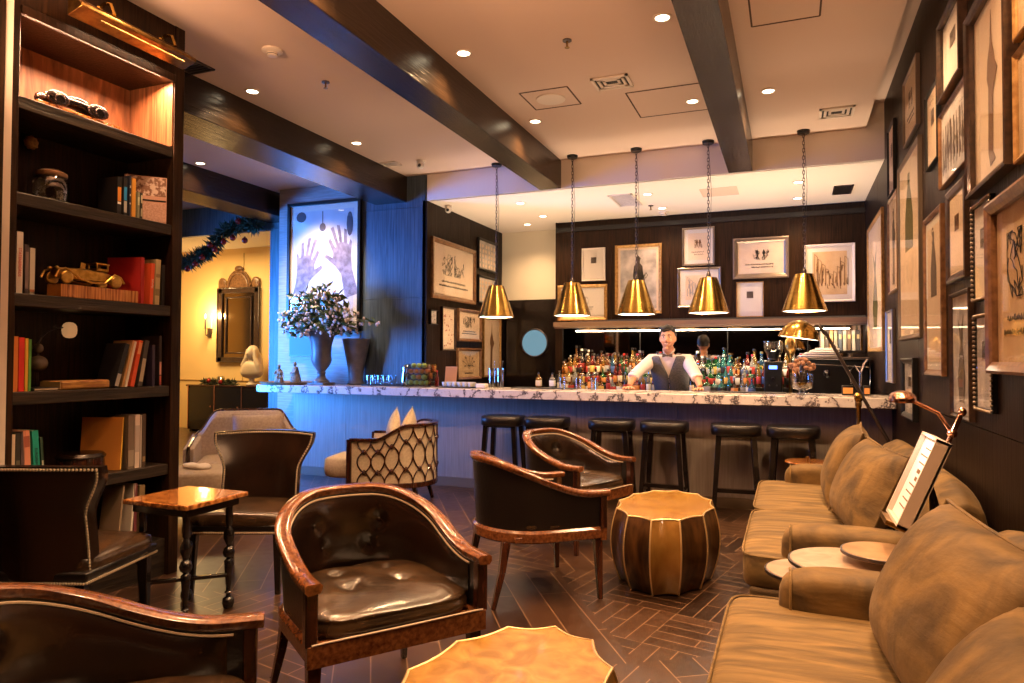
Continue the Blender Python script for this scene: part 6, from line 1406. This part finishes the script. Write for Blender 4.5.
for s in (-1, 1):
    sh_, el, wr = EL[s]; e2 = el.lerp(wr, .12)
    shirt.tube([sh_+V((-s*.05,.0,-.0)), sh_+V((s*.01,0,0)), sh_.lerp(el, .35), sh_.lerp(el, .7), e2], [.07,.073,.070,.064,.060], 18)
    P = el.lerp(wr, .10); Q = el.lerp(wr, .30); shirt.tube([P, P.lerp(Q, .1), P.lerp(Q, .9), Q], [.055,.064,.062,.050], 18)
o = obj('shirt', shirt, M['shirt'], T, smooth=180); md = o.modifiers.new('r', 'REMESH'); md.mode = 'VOXEL'; md.voxel_size = .007; md.use_smooth_shade = True
b = MB()
for s in (-1, 1): b.hexa([(s*.006,-.165,1.475),(s*.052,-.165,1.50),(s*.066,-.09,1.535),(s*.05,-.06,1.52),(s*.010,-.175,1.485),(s*.050,-.178,1.53),(s*.068,-.10,1.56),(s*.055,-.07,1.56)])
obj('collar', b, M['paper_white'], o, smooth=60)
# vest: torso shell with V opening and armholes
def vest(u, v):
    def sec(z):
        i = max(0, min(len(TS)-2, next((k for k in range(len(TS)-1) if TS[k+1][2] >= z), len(TS)-2))); q = (z-TS[i][2])/(TS[i+1][2]-TS[i][2]); return [TS[i][k]+(TS[i+1][k]-TS[i][k])*q for k in range(5)]
    g = abs(2*u-1)                       # 1 at the front edges, 0 at the middle of the back
    side = math.exp(-((g-.5)/.13)**2)
    z = .95 + (1.475 - .13*side - .95)*v; S = sec(z); rx = S[3]+.022
    xo = .004 + (max(0, z-1.26)*.40); dl = math.asin(min(.95, (xo/rx)))**(1/.85) if xo < rx else 1.2
    a = -pi/2 + dl + (2*pi-2*dl)*u
    pw = lambda x: math.copysign(abs(x)**.85, x)
    return V((S[0]+rx*pw(cos(a)), S[1]+(S[4]+.020)*pw(sin(a)), z))
b = MB(); b.grid(vest, 80, 30)
for s in (-1, 1): b.tube([(s*.085,-.135,1.41),(s*.095,-.115,1.455),(s*.10,-.06,1.475),(s*.09,.01,1.455)], [.026,.03,.03,.026], 10)
vo = obj('vest', b, M['vest'], T, smooth=180); md = vo.modifiers.new('t', 'SOLIDIFY'); md.thickness = .007; md.offset = 1
b = MB()
for k in range(5): z = 1.23-.055*k; p = vest(.02, (z-.95)/.5); b.sell((0, p[1]-.008, z), (.008,.005,.008), 1, 1, 10, 6)
b2 = b; obj('buttons', b2, M['pewter'], vo)
b = MB()
for s in (-1, 1): b.hexa([(s*.004,-.185,1.475),(s*.055,-.185,1.46),(s*.055,-.185,1.505),(s*.004,-.185,1.49),(s*.004,-.197,1.475),(s*.055,-.20,1.46),(s*.055,-.20,1.505),(s*.004,-.197,1.49)])
b.sell((0,-.195,1.482), (.010,.008,.012), .6, .6, 10, 6); obj('bow_tie', b, M['bow'], T, bevel=.002)
b = MB(); loft([(0,.13,.80,.175,.125),(0,.13,.95,.175,.125),(0,.12,1.0,.170,.122)], b=b)
for s in (-1, 1): b.tube([(s*.085,.13,.90),(s*.10,.11,.52),(s*.11,.16,.07)], [.098,.075,.062], 14)
obj('trousers', b, M['black_matte'], T, smooth=80)

# ------------------------------------------------------------------ camera
cam = bpy.data.cameras.new('camera'); co = bpy.data.objects.new('camera', cam); col.objects.link(co)
cam.sensor_width = 36; cam.lens = 697.6/1024*36; cam.clip_start = .05
yaw, pit, rol = radians(21.756), radians(1.342), radians(.2116)
F = V((-sin(yaw)*cos(pit), cos(yaw)*cos(pit), sin(pit))); R0 = V((cos(yaw), sin(yaw), 0)); U0 = R0.cross(F)
R1 = R0*cos(rol) + U0*sin(rol); U1 = U0*cos(rol) - R0*sin(rol)
m3 = Matrix((R1, U1, -F)).transposed(); co.matrix_world = Matrix.Translation((0, 0, 1.45)) @ m3.to_4x4()
sc = bpy.context.scene; sc.camera = co
sc.view_settings.view_transform = 'Standard'; sc.view_settings.look = 'None'; sc.view_settings.gamma = 1
sc.view_settings.use_curve_mapping = False; sc.view_settings.exposure = 0.0
sc.cycles.use_denoising = True; sc.cycles.max_bounces = 8; sc.cycles.transparent_max_bounces = 16
sc.cycles.sample_clamp_indirect = 6; sc.cycles.caustics_reflective = False; sc.cycles.caustics_refractive = False
